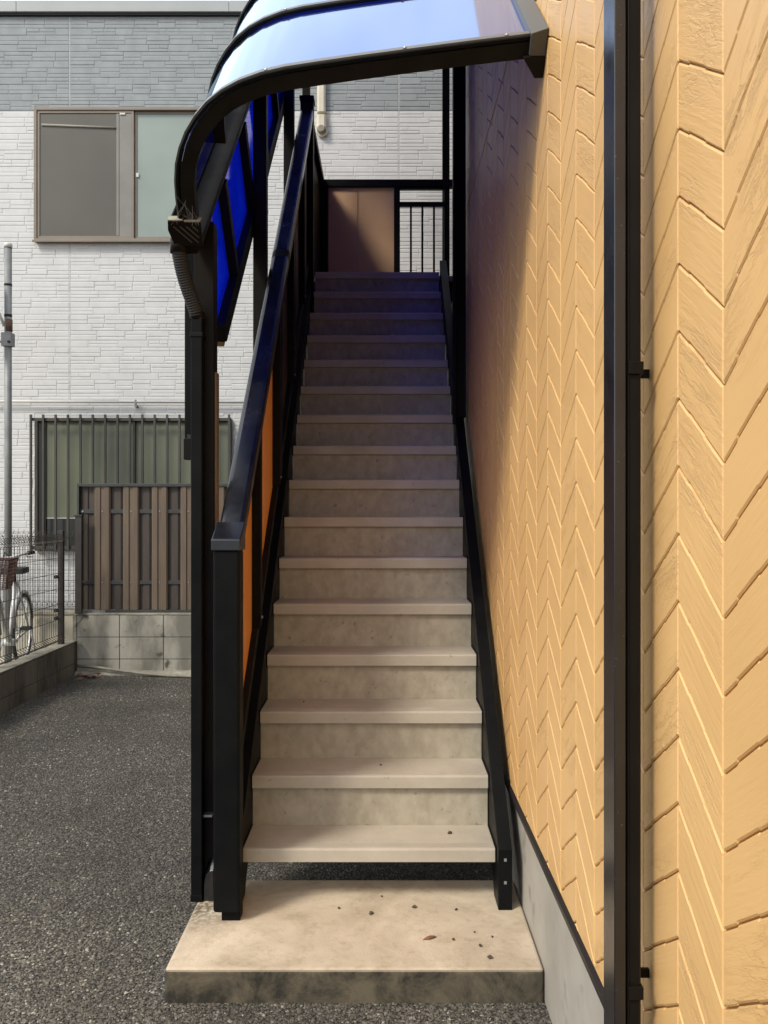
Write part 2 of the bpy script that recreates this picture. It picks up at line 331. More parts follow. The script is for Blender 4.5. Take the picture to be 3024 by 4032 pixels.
# ================================================================= GROUND
def ground():
    m = MB(); m.add([(-120, -60, 0), (120, -60, 0), (120, 160, 0), (-120, 160, 0)], [(0, 1, 2, 3)])
    tag(m.build('ground', 'asphalt'), kind='structure')
    # loose coarse chips, denser towards the viewer
    N = 95000
    y = 2.25+(rng.random(N)**1.7)*5.5; xl = np.maximum(-2.86, -.56*y-.15)
    x = xl+rng.random(N)*(.49-xl)
    keep = ~((x > -.68) & (y > 2.535) & (y < 3.17)) & ~((x > -.5) & (y > 4.6))
    keep &= ~((x < -.05) & False)
    x = x[keep]; y = y[keep]; n = len(x)
    r = (.0038+.0042*rng.random(n)**1.8)*(1+.05*np.maximum(0, y-3.5))
    T = np.array([(1, 0, 0), (0, 1, 0), (-1, 0, 0), (0, -1, 0), (0, 0, 1), (0, 0, -1)], float)
    v = T[None]*(1+.5*(rng.random((n, 6, 1))-.5)); v += (rng.random((n, 6, 3))-.5)*.45
    v[:, :, 2] *= .62
    a = rng.random(n)*6.283; ca, sa = np.cos(a), np.sin(a); tl = (rng.random(n)-.5)*.9
    X = v[:, :, 0]*ca[:, None]-v[:, :, 1]*sa[:, None]*.8; Y = v[:, :, 0]*sa[:, None]+v[:, :, 1]*ca[:, None]*.8
    Z = v[:, :, 2]+X*tl[:, None]*.5
    co = np.stack([X*r[:, None]+x[:, None], Y*r[:, None]+y[:, None], Z*r[:, None]+.0015], 2).reshape(-1, 3)
    Ft = np.array([(0, 1, 4), (1, 2, 4), (2, 3, 4), (3, 0, 4), (1, 0, 5), (2, 1, 5), (3, 2, 5), (0, 3, 5)])[:4]
    ff = (Ft[None]+np.arange(n)[:, None, None]*6).reshape(-1)
    me = bpy.data.meshes.new('gravel'); me.vertices.add(n*6); me.vertices.foreach_set('co', co.reshape(-1))
    nf = n*4; me.loops.add(nf*3); me.loops.foreach_set('vertex_index', ff)
    me.polygons.add(nf); me.polygons.foreach_set('loop_start', np.arange(nf)*3); me.polygons.foreach_set('loop_total', np.full(nf, 3))
    me.update(calc_edges=True); me.validate(); me.materials.append(M['chip'])
    o = bpy.data.objects.new('gravel', me); C.objects.link(o)
    tag(o, 'loose dark grey chippings covering the car park asphalt', 'gravel', kind='stuff')
    # neighbour's paved strip beyond the low wall
    m = MB(); m.box(-9, -2.99, 3, 8.0, -.05, .10); tag(m.build('neighbour_yard', 'beige'), kind='structure')
ground()

# ================================================================= OCHRE BUILDING (right)
WX = .478; PITCH = .110; DROP = .115; CW = .18
def building():
    R = thing('ochre_building', 'ochre building clad in chevron wood-grain siding beside the outdoor stairs', 'building', (WX, 3.0, 0))
    m = MB(); m.box(WX+.008, 7, -2.5, 5.60, .455, 6.9); m.build('wall', 'groove', R)
    m = MB(); m.box(WX+.014, 6.9, -2.45, 5.58, -.05, .4545); m.build('plinth', 'plinth', R)
    m = MB(); m.prism([(WX-.010, 0, .443), (WX+.0135, 0, .443), (WX+.0135, 0, .4548), (WX+.004, 0, .468), (WX-.010, 0, .460)], (0, 8.1, 0))
    m.v = [(a, b-2.5, c) for a, b, c in m.v]; m.build('drip_flashing', 'flash', R, .001)
    m = MB(); m.box(1.62, 7, 5.601, 7.6, .455, 6.9); m.box(WX+.3, 1.619, 5.601, 7.2, 6.3, 6.5); m.build('added_shade_wing', 'groove', R)  # unseen wall and roof slab added to keep light off the upper stairs
    # boards -------------------------------------------------------
    g = .0022; t = .0045; ins = .0026
    # the joint between boards jogs a little, the same on every board
    jog = [(0, 0), (.38, 0), (.39, .0018), (.74, .0018), (.75, -.0006), (1, -.0006)]
    def loop(sgn, zlo=None):
        """board outline in (y, z), y 0..CW ; sgn +1: top edge rises with y"""
        bot = []; 
        for s_, j in jog:
            y = g*.5+s_*(CW-g); zz = (s_ if sgn > 0 else 1-s_)*DROP+j
            bot.append((y, zz+g*.7))
        top = [(y, z+PITCH-g*1.7) for y, z in reversed(bot)]
        return bot+top
    def inset(p, d):
        n = len(p); o = []
        for i in range(n):
            a = Vector(p[i-1]); b = Vector(p[i]); c = Vector(p[(i+1) % n])
            e1 = (b-a).normalized(); e2 = (c-b).normalized()
            n1 = Vector((-e1.y, e1.x)); n2 = Vector((-e2.y, e2.x)); k = (n1+n2)
            k = k/max(.3, k.dot(n1)) if k.length > 0 else n1
            o.append((b.x+k.x*d, b.y+k.y*d))
        return o
    def clip(p, z, above=True):
        o = []; n = len(p); s = 1 if above else -1
        for i in range(n):
            a = p[i]; b = p[(i+1) % n]; ia = s*(a[1]-z) >= 0; ib = s*(b[1]-z) >= 0
            if ia: o.append(a)
            if ia != ib:
                k = (z-a[1])/(b[1]-a[1]); o.append((a[0]+(b[0]-a[0])*k, z))
        return o
    def solid(mb, p, y0, z0, x0):
        n = len(p); q = inset(p, ins)
        A = [(x0+.0085, y+y0, z+z0) for y, z in p]; A2 = [(x0+.0022, y+y0, z+z0) for y, z in p]; B = [(x0, y+y0, z+z0) for y, z in q]
        fs = []
        for i in range(n):
            j = (i+1) % n; fs.append((i, j, n+j, n+i)); fs.append((n+i, n+j, 2*n+j, 2*n+i))
        fs.append(tuple(range(2*n, 3*n)))
        fs = [tuple(reversed(f)) for f in fs]
        mb.add(A+A2+B, fs)
    protos = {}
    for s in (1, -1):
        mb = MB(); solid(mb, loop(s), 0, 0, 0)
        ob = mb.build('board', 'boardA' if s > 0 else 'boardB'); protos[s] = ob.data; bpy.data.objects.remove(ob)
    rest = {1: MB(), -1: MB()}; cand = []
    BAND = 3.262
    y0 = 1.171-CW*20; c = 0
    while y0 < 5.6:
        # deeper from a valley the joint rises
        sgn = 1 if c % 2 == 0 else -1
        ys = y0
        if ys+CW < 5.6 and ys > -2.5:
            # valley rows at depth 1.891: z = H-.0514-...
            zb = (H-.0414) % PITCH
            z = zb-PITCH*20+.0
            while z < 6.85:
                if z+PITCH+DROP > .466:
                    full = z > .466 and not (z < BAND < z+PITCH+DROP)
                    yc = ys+CW/2; zc = z+(PITCH+DROP)/2
                    if full and z+PITCH+DROP < 6.85:
                        if yc > .3:
                            px = VX+WX*F/yc; py = VY-(zc-H)*F/yc
                            vis = px < 3100 and -80 < py < 4100 and px > 1835 and not (2390 < px < 2520 and yc < 1.75)
                            if vis and yc > 2.5:                 # below the canopy line or above it
                                pass
                            area = 1/yc**3 if vis else 0
                        else: area = 0
                        cand.append((area, sgn, ys, z))
                    else:
                        p = [(a, b+z) for a, b in loop(sgn)]
                        parts = []
                        if z < BAND < z+PITCH+DROP: parts = [clip(p, BAND-.004, False), clip(p, BAND+.004)]
                        else: parts = [clip(p, .466)]
                        for q in parts:
                            if z+PITCH+DROP > 6.85: q = clip(q, 6.85, False)
                            q2 = [q[i] for i in range(len(q)) if (Vector(q[i])-Vector(q[i-1])).length > 1e-5]
                            if len(q2) > 2 and max(b for a, b in q2)-min(b for a, b in q2) > .012: solid(rest[sgn], q2, ys, 0, WX)
                z += PITCH
        y0 += CW; c += 1
    cand.sort(key=lambda k: -k[0])
    for i, (a, s, ys, z) in enumerate(cand):
        if i < 292 and a > 0: inst('board', protos[s], R, (0, ys-3.0, z))
        else: solid(rest[s], loop(s), ys, z, WX)
    for s in (1, -1): tag(rest[s].build('board_field', 'boardA' if s > 0 else 'boardB', R), kind='stuff')
    m = MB(); m.box(WX+.004, WX+.0082, -2.4, 5.58, BAND-.0038, BAND+.0038); m.build('storey_joint', 'dirt', R)
building()

def wall_post():
    R = thing('cover_post', 'narrow glossy black cover channel left of the black downpipe on the ochre wall', 'post', (.405, 1.46, 0))
    m = MB(); m.box(.398, .4175, 1.436, 1.507, 0, 7.0); m.build('channel', 'rail', R, .0015)
    m = MB(); m.box(.4178, .4215, 1.447, 1.505, 0, 7.0); m.build('seam_strip', 'dirt', R)
    R = thing('wall_downpipe', 'black square downpipe clipped to the ochre wall nearest the viewer', 'downpipe', (.435, 1.46, 0))
    pr = [(.4218, 1.440), (.4240, 1.4375), (.4250, 1.4405), (.4420, 1.4390), (.4460, 1.4430), (.4460, 1.500), (.4218, 1.500)]
    m = MB(); m.prism([(a, b, 0) for a, b in pr], (0, 0, 7)); m.build('pipe', 'box', R, .001)
    for z in (H+(2013-1450)*1.44/F, H+(2013-3905)*1.44/F, 3.2, 5.0):
        m = MB(); m.box(.4222, .4482, 1.4335, 1.505, z-.011, z+.011); m.box(.4482, .4784, 1.496, 1.504, z-.008, z+.008)
        m.build('bracket', 'box', R, .001)
wall_post()

# ================================================================= CONCRETE PAD
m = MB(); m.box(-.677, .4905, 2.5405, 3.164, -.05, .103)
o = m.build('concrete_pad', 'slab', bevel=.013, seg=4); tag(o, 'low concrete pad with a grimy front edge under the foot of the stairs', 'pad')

# ================================================================= STAIRCASE
XL, XR = -.507, .395; D1 = 2.967; RUN = .2035; RISE = .1965; T1 = .2995; TH = .048
SL = RISE/RUN
def noseline(y): return T1+SL*(y-D1)
def stairs():
    R = thing('staircase', 'straight outdoor staircase with sixteen taupe steps between black stringers', 'staircase', (-.056, 2.93, .103))
    for i in range(15):
        y = D1+RUN*i; z = T1+RISE*i; b = z-TH
        # nosing with four anti-slip grooves
        pr = [(y, b), (y, z-.007), (y+.002, z-.002), (y+.007, z)]
        for k in range(4):
            g0 = y+.020+k*.0085; pr += [(g0, z), (g0+.0008, z-.003), (g0+.0036, z-.003), (g0+.004, z)]
        pr += [(y+.2235, z), (y+.2235, b+.030), (y+.018, b+.030), (y+.018, b)]
        m = MB(); m.prism([(XL, a, c) for a, c in pr], (XR-XL, 0, 0)); tr_ = m.build('tread', 'tread', R)
        if i < 6:
            for k in range(4):
                g0 = y+.020+k*.0085; m = MB(); m.box(XL+.02, XR-.02, g0+.0010, g0+.0034, z-.0029, z-.0012); m.build('grip_line', 'gripdirt', tr_)
        # riser behind: from this tread up to the next nosing
        m = MB(); m.box(XL-.0006, XR+.0006, y+RUN+.019, y+RUN+.0228, z+.0004, z+RISE-TH+.029); m.build('riser', 'riser', R)
    # landing edge + deck
    y = D1+RUN*15; z = T1+RISE*15
    m = MB(); m.box(XL, XR, y, y+.09, z-TH, z); m.build('tread', 'tread', R, .003)
    # stringers
    for k, (xa, xb, up) in enumerate(((.400, .4487, .070), (-.5585, -.5115, .075))):
        ys, ye = 2.917, 6.04
        zt0 = noseline(ys)+up-.006; zt1 = noseline(ye)+up
        pr = [(ys, .103), (ys, zt0), (ye, zt1), (ye, zt1-.31), (3.06, noseline(3.06)+up-.31), (3.035, .103)]
        m = MB(); m.prism([(xa, a, c) for a, c in pr], (xb-xa, 0, 0)); st = m.build('stringer', 'black', R, .0015)
        if k == 0:
            for zz in (zt0-.035, zt0-.115):
                m = MB(); m.box(xa+.020, xa+.029, ys-.0025, ys, zz-.005, zz+.005); m.build('bolt', 'greypole', st)
    # tread end seats seen as dark zigzag against the stringers
    for i in range(15):
        y = D1+RUN*i; z = T1+RISE*i
        for x0, x1 in ((XR+.0005, .3995), (-.511, XL-.0005)):
            m = MB(); m.prism([(x0, y-.004, z-TH-.004), (x0, y-.004, z+.006), (x0, y+RUN+.02, z+.006), (x0, y+RUN+.02, z-TH-.004)], (x1-x0, 0, 0)); m.build('seat_angle', 'black', R)
    return R
stairs()
LZ = T1+RISE*15
def landing():
    R = thing('landing', 'black framed landing platform at the top of the stairs', 'landing', (0, 6.5, 0))
    m = MB(); m.box(-.60, 1.6, 6.112, 7.13, LZ-.05, LZ-.002); m.build('deck', 'deck', R)
    m = MB(); m.box(-.60, 1.6, 6.045, 6.105, LZ-.21, LZ-.06); m.box(-.60, 1.6, 7.07, 7.13, LZ-.25, LZ-.052); m.box(-.60, -.545, 6.107, 7.068, LZ-.25, LZ-.052)
    m.build('frame', 'black', R, .002)
    for x, y in ((-.56, 7.09), (1.0, 7.09)):
        m = MB(); m.box(x-.035, x+.035, y-.035, y+.035, 0, LZ-.252); m.build('leg', 'black', R, .002)
landing()

# ================================================================= STAIR BALUSTRADE (left)
def balustrade():
    R = thing('stair_balustrade', 'left stair balustrade with glossy black handrail, square newel and amber panels', 'railing', (-.54, 2.85, .103))
    m = MB(); m.box(-.5855, -.4945, 2.82, 2.905, .139, 1.375); nw = m.build('newel_post', 'black', R, .010, 3)
    m = MB(); m.box(-.560, -.4965, 2.842, 2.90, .1032, .1388); m.build('foot', 'black', nw, .002)
    # cap whose top is cut to the handrail slope
    m = MB()
    zc0, zc1 = 1.373, 1.412
    m.prism([(-.590, 2.812, zc0), (-.590, 2.812, zc1), (-.590, 2.915, zc1+.06), (-.590, 2.915, zc0)], (.100, 0, 0)); m.build('cap', 'rail', nw, .004)
    # handrail
    s = 1.005; ya, yb = 2.862, 5.74
    def hz(y): return 1.440+(y-2.90)*s
    pr = []
    w0, w1 = -.5865, -.4965
    prof = [(w0, -.052), (w0, -.018), (w0+.0035, -.009), (w0+.010, -.003), (w0+.020, 0), (w1-.016, 0), (w1-.005, -.004), (w1, -.014), (w1, -.052)]
    m = MB(); m.prism([(a, ya, hz(ya)+c*1.3) for a, c in prof], (0, yb-ya, (yb-ya)*s)); m.build('handrail', 'rail', R, .0012)
    # joints in the handrail
    for yj in (4.28,):
        m = MB(); m.prism([(a+(.0004 if a > -.54 else -.0004), yj, hz(yj)+c*1.3+.0005) for a, c in prof], (0, .05, .05*s)); m.build('joint_sleeve', 'black', R)
    # top newel at the landing
    m = MB(); m.box(-.5865, -.4965, 5.745, 5.835, noseline(5.79)-.15, 4.36); nt_ = m.build('newel_post', 'black', R, .006)
    m = MB(); m.box(-.592, -.491, 5.738, 5.842, 4.361, 4.392); m.build('cap', 'black', nt_, .004)
    # bottom rail and shoulder under the panels
    def bz(y): return .80+(y-3.215)*.966
    m = MB(); m.prism([(-.575, 2.907, bz(2.907)), (-.528, 2.907, bz(2.907)), (-.528, 2.907, bz(2.907)-.06), (-.575, 2.907, bz(2.907)-.06)], (0, 2.83, 2.83*.966)); m.build('bottom_rail', 'brownblack', R, .002)
    m = MB(); m.prism([(-.5565, 2.907, bz(2.907)-.061), (-.5465, 2.907, bz(2.907)-.061), (-.5465, 2.907, noseline(2.907)+.078), (-.5565, 2.907, noseline(2.907)+.078)], (0, 2.83, 2.83*.966)); m.build('skirt_plate', 'brownblack', R)
    # balusters and amber panels
    by = [3.44, 4.07, 4.70, 5.33]; bw = [.045, .115, .115, .115]
    for y, ww in zip(by, bw):
        m = MB(); m.prism([(-.572, y, bz(y)+.001), (-.572, y+ww, bz(y+ww)+.001), (-.572, y+ww, hz(y+ww)-.071), (-.572, y, hz(y)-.071)], (.057, 0, 0))
        b = m.build('baluster', 'black', R, .002)
        mm = MB(); mm.tube([(-.5145, y+.012, bz(y)+.05), (-.508, y+.012, bz(y)+.05)], .006, 8); mm.build('screw', 'steel', b)
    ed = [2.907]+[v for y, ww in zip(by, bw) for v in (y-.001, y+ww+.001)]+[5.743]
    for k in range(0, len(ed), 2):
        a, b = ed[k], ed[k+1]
        m = MB(); m.prism([(-.556, a, bz(a)+.001), (-.556, b, bz(b)+.001), (-.556, b, hz(b)-.072), (-.556, a, hz(a)-.072)], (.004, 0, 0)); m.build('infill_panel', 'amber' if k < 4 else 'ambershade', R)
    # low rounded side rail outside the stringer
    def sz(y): return .214+(y-2.985)*.966
    prof = [(-.652, -.10), (-.652, -.045), (-.645, -.018), (-.630, -.003), (-.618, 0), (-.618, -.10)]
    m = MB(); m.prism([(a, 2.985, sz(2.985)+c*1.1) for a, c in prof], (0, 3.0, 3.0*.966)); m.build('side_rail', 'rail', R, .001)
balustrade()

def landing_rail():
    R = thing('landing_balustrade', 'landing balustrade with brown panels and three short pickets at the stair head', 'railing', (0, 7.05, LZ))
    D = 7.05
    def N(px, py): return (px-VX)*D/F, H+(VY-py)*D/F
    zt = N(0, 709)[1]; zb = N(0, 737)[1]
    m = MB(); m.box(-.595, 1.6, D-.02, D+.05, zb, zt); m.build('top_rail', 'black', R, .004)
    # left return, running back towards the stair
    m = MB(); m.box(-.590, -.512, 5.844, D-.021, zb+.005, zt); m.build('side_rail', 'black', R, .004)
    m = MB(); m.box(-.556, -.549, 5.84, 7.03, LZ+.01, zb+.004); m.build('side_panel', 'brownblack', R)
    m = MB(); m.box(-.590, -.485, D-.018, D+.048, LZ, zb-.001); m.build('corner_post', 'black', R, .002)
    xa = N(1293, 0)[0]; xm = N(1408, 0)[0]; xb = N(1551, 0)[0]; xc = N(1575, 0)[0]; xd = N(1748, 0)[0]
    for a, b in ((xa, xm-.002), (xm+.002, xb)):
        m = MB(); m.box(a, b, D+.008, D+.012, LZ, zb-.001); m.build('infill_panel', 'tanpanel', R)
    m = MB(); m.box(xm-.0018, xm+.0018, D+.004, D+.007, LZ, zb-.001); m.build('panel_joint', 'trim', R)
    m = MB(); m.box(-.484, xa, D+.0, D+.02, LZ, zb-.001); m.build('stile', 'black', R)
    m = MB(); m.box(xb, xc, D-.018, D+.03, LZ, zb-.001); m.build('post', 'black', R, .002)
    z2 = N(0, 796)[1]; z3 = N(0, 813)[1]; z1 = N(0, 746)[1]
    for za, zz in ((z1, zb-.001), (z3, z2), (LZ+.02, LZ+.05)):
        m = MB(); m.box(xc, xd, D-.01, D+.03, za, zz); m.build('cross_rail', 'black', R, .001)
    for px in (1618, 1663, 1709):
        x = N(px, 0)[0]; m = MB(); m.box(x-.0085, x+.0085, D, D+.017, LZ+.05, z3-.0005); m.build('picket', 'black', R)
    m = MB(); m.box(xd, xd+.03, D-.018, D+.03, LZ, zb-.001); m.build('post', 'black', R, .002)
landing_rail()

# ================================================================= CANOPY
th = math.atan(.966); U = Vector((0, math.cos(th), math.sin(th))); Nn = Vector((0, -math.sin(th), math.cos(th)))
OR = Vector((0, 2.468, 2.87))
def cp(x, n, k): return Vector((x, 0, 0))+Vector((0, OR.y, OR.z))+Nn*n+U*k
PROF = [(.474, .043), (.255, .019), (.086, -.001), (-.086, -.022), (-.20, -.037), (-.300, -.051), (-.372, -.066), (-.440, -.088), (-.495, -.114),
        (-.545, -.148), (-.586, -.188), (-.622, -.234), (-.649, -.282), (-.668, -.330), (-.680, -.385), (-.686, -.440), (-.690, -.515)]
KE = 4.95
def offs(pr, d):
    o = []
    for i, p in enumerate(pr):
        a = Vector(pr[max(0, i-1)]); b = Vector(pr[min(len(pr)-1, i+1)]); e = (b-a).normalized(); nn = Vector((-e.y, e.x))
        o.append((p[0]+nn.x*d, p[1]+nn.y*d))
    return o
def canopy():
    R = thing('stair_canopy', 'curved canopy of blue translucent sheets on dark ribs over the stairs', 'canopy', (-.1, 2.8, .103))
    def rib(k0, k1, d0, d1, name, m, parent=R, bev=0):
        a = offs(PROF, d0); b = offs(PROF, d1); n = len(a); mb = MB(); vs = []
        for k in (k0, k1):
            vs += [cp(x, q, k) for x, q in a]; vs += [cp(x, q, k) for x, q in b]
        fs = []
        for i in range(n-1):
            fs += [(i, i+1, 2*n+i+1, 2*n+i), (n+i+1, n+i, 3*n+i, 3*n+i+1), (i+1, i, n+i, n+i+1), (2*n+i, 2*n+i+1, 3*n+i+1, 3*n+i)]
        fs += [(0, 2*n, 3*n, n), (n-1, 2*n-1, 4*n-1, 3*n-1)]
        mb.add(vs, fs); me_ = mb.build(name, m, parent, bev); 
        bm = bmesh.new(); bm.from_mesh(me_.data); bmesh.ops.recalc_face_normals(bm, faces=bm.faces); bm.to_mesh(me_.data); bm.free()
        return me_
    # ribs: web below the sheet, cover strip above
    SP = .705; ks = [i*SP for i in range(8)]
    for i, k in enumerate(ks):
        r = rib(k, k+.045, .0045, .050, 'rafter', 'brownblack')
        c = rib(k-.004, k+.050, -.010, -.0005, 'cover_strip', 'greypole' if False else 'black', r, .001)
        rib(k+.004, k+.030, -.0165, -.0102, 'cap_bead', 'mountgrey', c)
        if i < 2:
            for x, n in ((.36, .030), (.06, -.004), (-.36, -.064)):
                mb = MB(); p = cp(x, n+.017, k+.012); mb.tube([p, p+Nn*.003, p+Nn*.005], [.006, .0055, .002], 10); mb.build('bolt', 'steel', c)
    for i in range(7):
        s = rib(ks[i]+.050, ks[i+1]-.004, .0, .003, 'roof_sheet', 'blue')
        for p in s.data.polygons: p.use_smooth = True
        es = s.modifiers.new('split', 'EDGE_SPLIT'); es.split_angle = math.radians(35)
    # wall rail (grey) along the building
    mb = MB(); mb.prism([cp(.428, .044, -.02), cp(.428, .060, -.02), cp(.476, .075, -.02), cp(.476, .0, -.02), cp(.428, .0, -.02)], U*KE); mb.build('wall_rail', 'railgrey', R, .002)
    mb = MB(); mb.prism([cp(.429, -.001, -.022), cp(.476, -.001, -.022), cp(.476, -.06, -.022), cp(.45, -.06, -.022), cp(.41, -.004, -.022)], U*KE); mb.build('wall_angle', 'brownblack', R, .001)
    # gutter with end cap
    gp = [(-.737, -.516), (-.742, -.545), (-.728, -.601), (-.635, -.603), (-.629, -.572), (-.634, -.572), (-.640, -.596), (-.722, -.594), (-.732, -.516)]
    mb = MB(); mb.prism([cp(x, n, 0) for x, n in gp], U*KE); gu = mb.build('gutter', 'brownblack', R, .0008)
    gc = [(-.739, -.514), (-.744, -.546), (-.730, -.603), (-.633, -.605), (-.627, -.518)]
    mb = MB(); mb.prism([cp(x, n, -.008) for x, n in gc], U*.0075); cap = mb.build('end_cap', 'box', gu, .001)
    mb = MB(); mb.prism([cp(-.739, -.5136, -.008), cp(-.688, -.5136, -.008), cp(-.688, -.508, -.008), cp(-.739, -.508, -.008)], U*.03); mb.prism([cp(-.684, -.5176, -.008), cp(-.628, -.5176, -.008), cp(-.628, -.512, -.008), cp(-.684, -.512, -.008)], U*.03)
    mb.build('dusty_lip', 'ledge', gu, .001)
    for q in range(4):
        mb = MB(); x0 = -.722+q*.022
        mb.bar(cp(x0, -.532-q*.0, -.0095), cp(min(x0+.055, -.640), -.532-min(.055, -.640-x0)*1.05, -.0095), .004, .004, U); mb.build('fin', 'olive', cap)
    # beam under the gutter, side screen, lower beam
    mb = MB(); mb.prism([cp(-.702, -.606, .03), cp(-.664, -.606, .03), cp(-.664, -.652, .03), cp(-.702, -.652, .03)], U*(KE-.03)); mb.build('eaves_beam', 'brownblack', R, .002)
    kl0 = .22
    mb = MB(); mb.prism([cp(-.705, -1.06, kl0), cp(-.650, -1.06, kl0), cp(-.650, -1.135, kl0), cp(-.705, -1.135, kl0)], U*(KE-kl0)); mb.build('lower_beam', 'black', R, .002)
    mb = MB(); mb.prism([cp(-.712, -1.137, kl0), cp(-.665, -1.137, kl0), cp(-.665, -1.158, kl0), cp(-.712, -1.158, kl0)], U*(KE-kl0)); mb.build('lower_trim', 'trim', R, .001)
    mk = [.04+.0]+[.64+.66*i for i in range(7)]
    for k in mk[1:]:
        mb = MB(); mb.prism([cp(-.700, -.653, k), cp(-.650, -.653, k), cp(-.650, -1.059, k), cp(-.700, -1.059, k)], U*.05); mb.build('mullion', 'black', R, .001)
    for a, b in zip(mk[:-1], mk[1:]):
        a = a+.051 if a > .1 else kl0
        mb = MB(); mb.prism([cp(-.690, -.653, a), cp(-.690, -1.059, a), cp(-.690, -1.059, b-.001), cp(-.690, -.653, b-.001)], Vector((.003, 0, 0))); mb.build('side_sheet', 'blueside', R)
    # posts on the left
    def ztop(y, n): return OR.z+(n+math.sin(th)*(y-OR.y))/math.cos(th)
    mb = MB(); mb.box(-.700, -.626, 3.03, 3.10, .103, ztop(3.03, -.608)); po = mb.build('post', 'brownblack', R, .002)
    mb = MB(); mb.box(-.6258, -.6195, 3.05, 3.098, .5, 2.02); mb.build('edge_trim', 'trim', po)
    for x0, x1, y in ((-.660, -.594, 4.15), (-.660, -.594, 5.40), (-.66, -.60, 6.62)):
        top = ztop(y, -.60) if y < 6 else OR.z+math.tan(th)*3.4-.4
        mb = MB(); mb.box(x0, x1, y, y+.066, 0, top); mb.build('post', 'brownblack', R, .002)
    # posts on the right
    for x0, x1, y in ((.385, .403, 4.66), (.4045, .460, 4.70), (.496, .556, 7.10)):
        z0 = noseline(y)+.07 if y < 6 else LZ
        z1 = ztop(y, -.02) if y < 6 else 6.25
        mb = MB(); mb.box(x0, x1, y, y+.06, z0, z1); mb.build('post', 'black', R, .002)
    # level roof over the landing
    e = cp(0, 0, KE); Y0 = e.y+.03; Z0 = e.z
    def flat(y0, y1, d0, d1, name, m_):
        a = offs(PROF, d0); b = offs(PROF, d1); n = len(a); vs = []
        for y in (y0, y1):
            vs += [(x, y, Z0+q) for x, q in a]; vs += [(x, y, Z0+q) for x, q in b]
        fs = []
        for i in range(n-1):
            fs += [(i, i+1, 2*n+i+1, 2*n+i), (n+i+1, n+i, 3*n+i, 3*n+i+1), (i+1, i, n+i, n+i+1), (2*n+i, 2*n+i+1, 3*n+i+1, 3*n+i)]
        fs += [(0, 2*n, 3*n, n), (n-1, 2*n-1, 4*n-1, 3*n-1)]
        mb = MB(); mb.add(vs, fs); return mb.build(name, m_, R)
    flat(Y0, Y0+.05, .0, .05, 'rafter', 'brownblack'); flat(Y0+.052, 7.15, .0, .003, 'roof_sheet', 'blue'); flat(7.152, 7.20, 0, .05, 'rafter', 'brownblack')
M['mountgrey'] = mat('grey_gasket_bead', (.13, .135, .135), .4)
M['railgrey'] = mat('grey_wall_rail', (.085, .08, .07), .45)
canopy()

def downspout():
    R = thing('canopy_downspout', 'dark downspout with ribbed hose dropping from the canopy gutter to the pad', 'downspout', (-.677, 2.99, .103))
    m = MB(); m.box(-.697, -.657, 2.976, 3.026, .104, 2.205); pp = m.build('pipe', 'black', R, .003)
    m = MB(); m.box(-.6985, -.6555, 2.9745, 3.0275, .104, .128); m.build('shoe', 'black', pp, .002)
    m = MB(); m.box(-.700, -.654, 2.973, 3.0295, H+(2013-1326)*2.976/F, H+(2013-1308)*2.976/F); m.build('clip', 'box', pp, .002)
    m = MB(); m.box(-.664, -.626, 3.0, 3.029, .40, .408); m.build('bracket', 'steel', pp)
    a = Vector((-.722, 2.905, 2.425)); b = Vector((-.679, 2.999, 2.215))
    m = MB(); m.tube([a+Vector((0, 0, .035)), a-Vector((0, 0, .012))], .030, 16); m.build('outlet', 'box', R)
    m = MB(); m.tube([b+Vector((0, 0, .012)), b-Vector((0, 0, .014))], .027, 16); m.build('collar', 'box', R)
    pts = []; rs = []; n = 26
    for i in range(n*4+1):
        t = i/(n*4); s = t*t*(3-2*t); p = a.lerp(b, t); p = Vector((a.x+(b.x-a.x)*(.35*t+.65*s*t), a.y+(b.y-a.y)*t, p.z))
        pts.append(p); rs.append(.0255-.002*t+(.0025 if i % 4 < 2 else 0))
    m = MB(); m.tube(pts, rs, 16); m.build('ribbed_hose', 'rubber', R)
    R = thing('cable_conduit', 'short dark conduit ending in a small box beside the front canopy post', 'conduit', (-.72, 3.06, 1.70))
    m = MB(); m.box(-.737, -.703, 3.05, 3.088, 1.778, 2.565); m.build('duct', 'black', R, .002)
    m = MB(); m.box(-.740, -.7015, 3.043, 3.088, 1.698, 1.777); m.build('junction_box', 'box', R, .003)
    m = MB(); m.box(-.727, -.714, 3.046, 3.0495, 1.777, 1.79); m.build('tab', 'rubber', R)
    # cobweb strands between rib and gutter
    m = MB(); r2 = random.Random(3)
    for i in range(9):
        p = cp(-.73+.11*r2.random(), -.515, -.012-.03*r2.random()); q = cp(-.70+.06*r2.random(), -.42-.07*r2.random(), -.006-.004*r2.random())
        mid = (p+q)/2+Vector((r2.uniform(-.01, .01), -.004, -.012*r2.random()))
        m.tube([p, mid, q], .00022, 3, cap=False)
    tag(m.build('cobweb', 'web'), 'old cobweb strands between the canopy rib and gutter', 'cobweb', kind='stuff')
downspout()

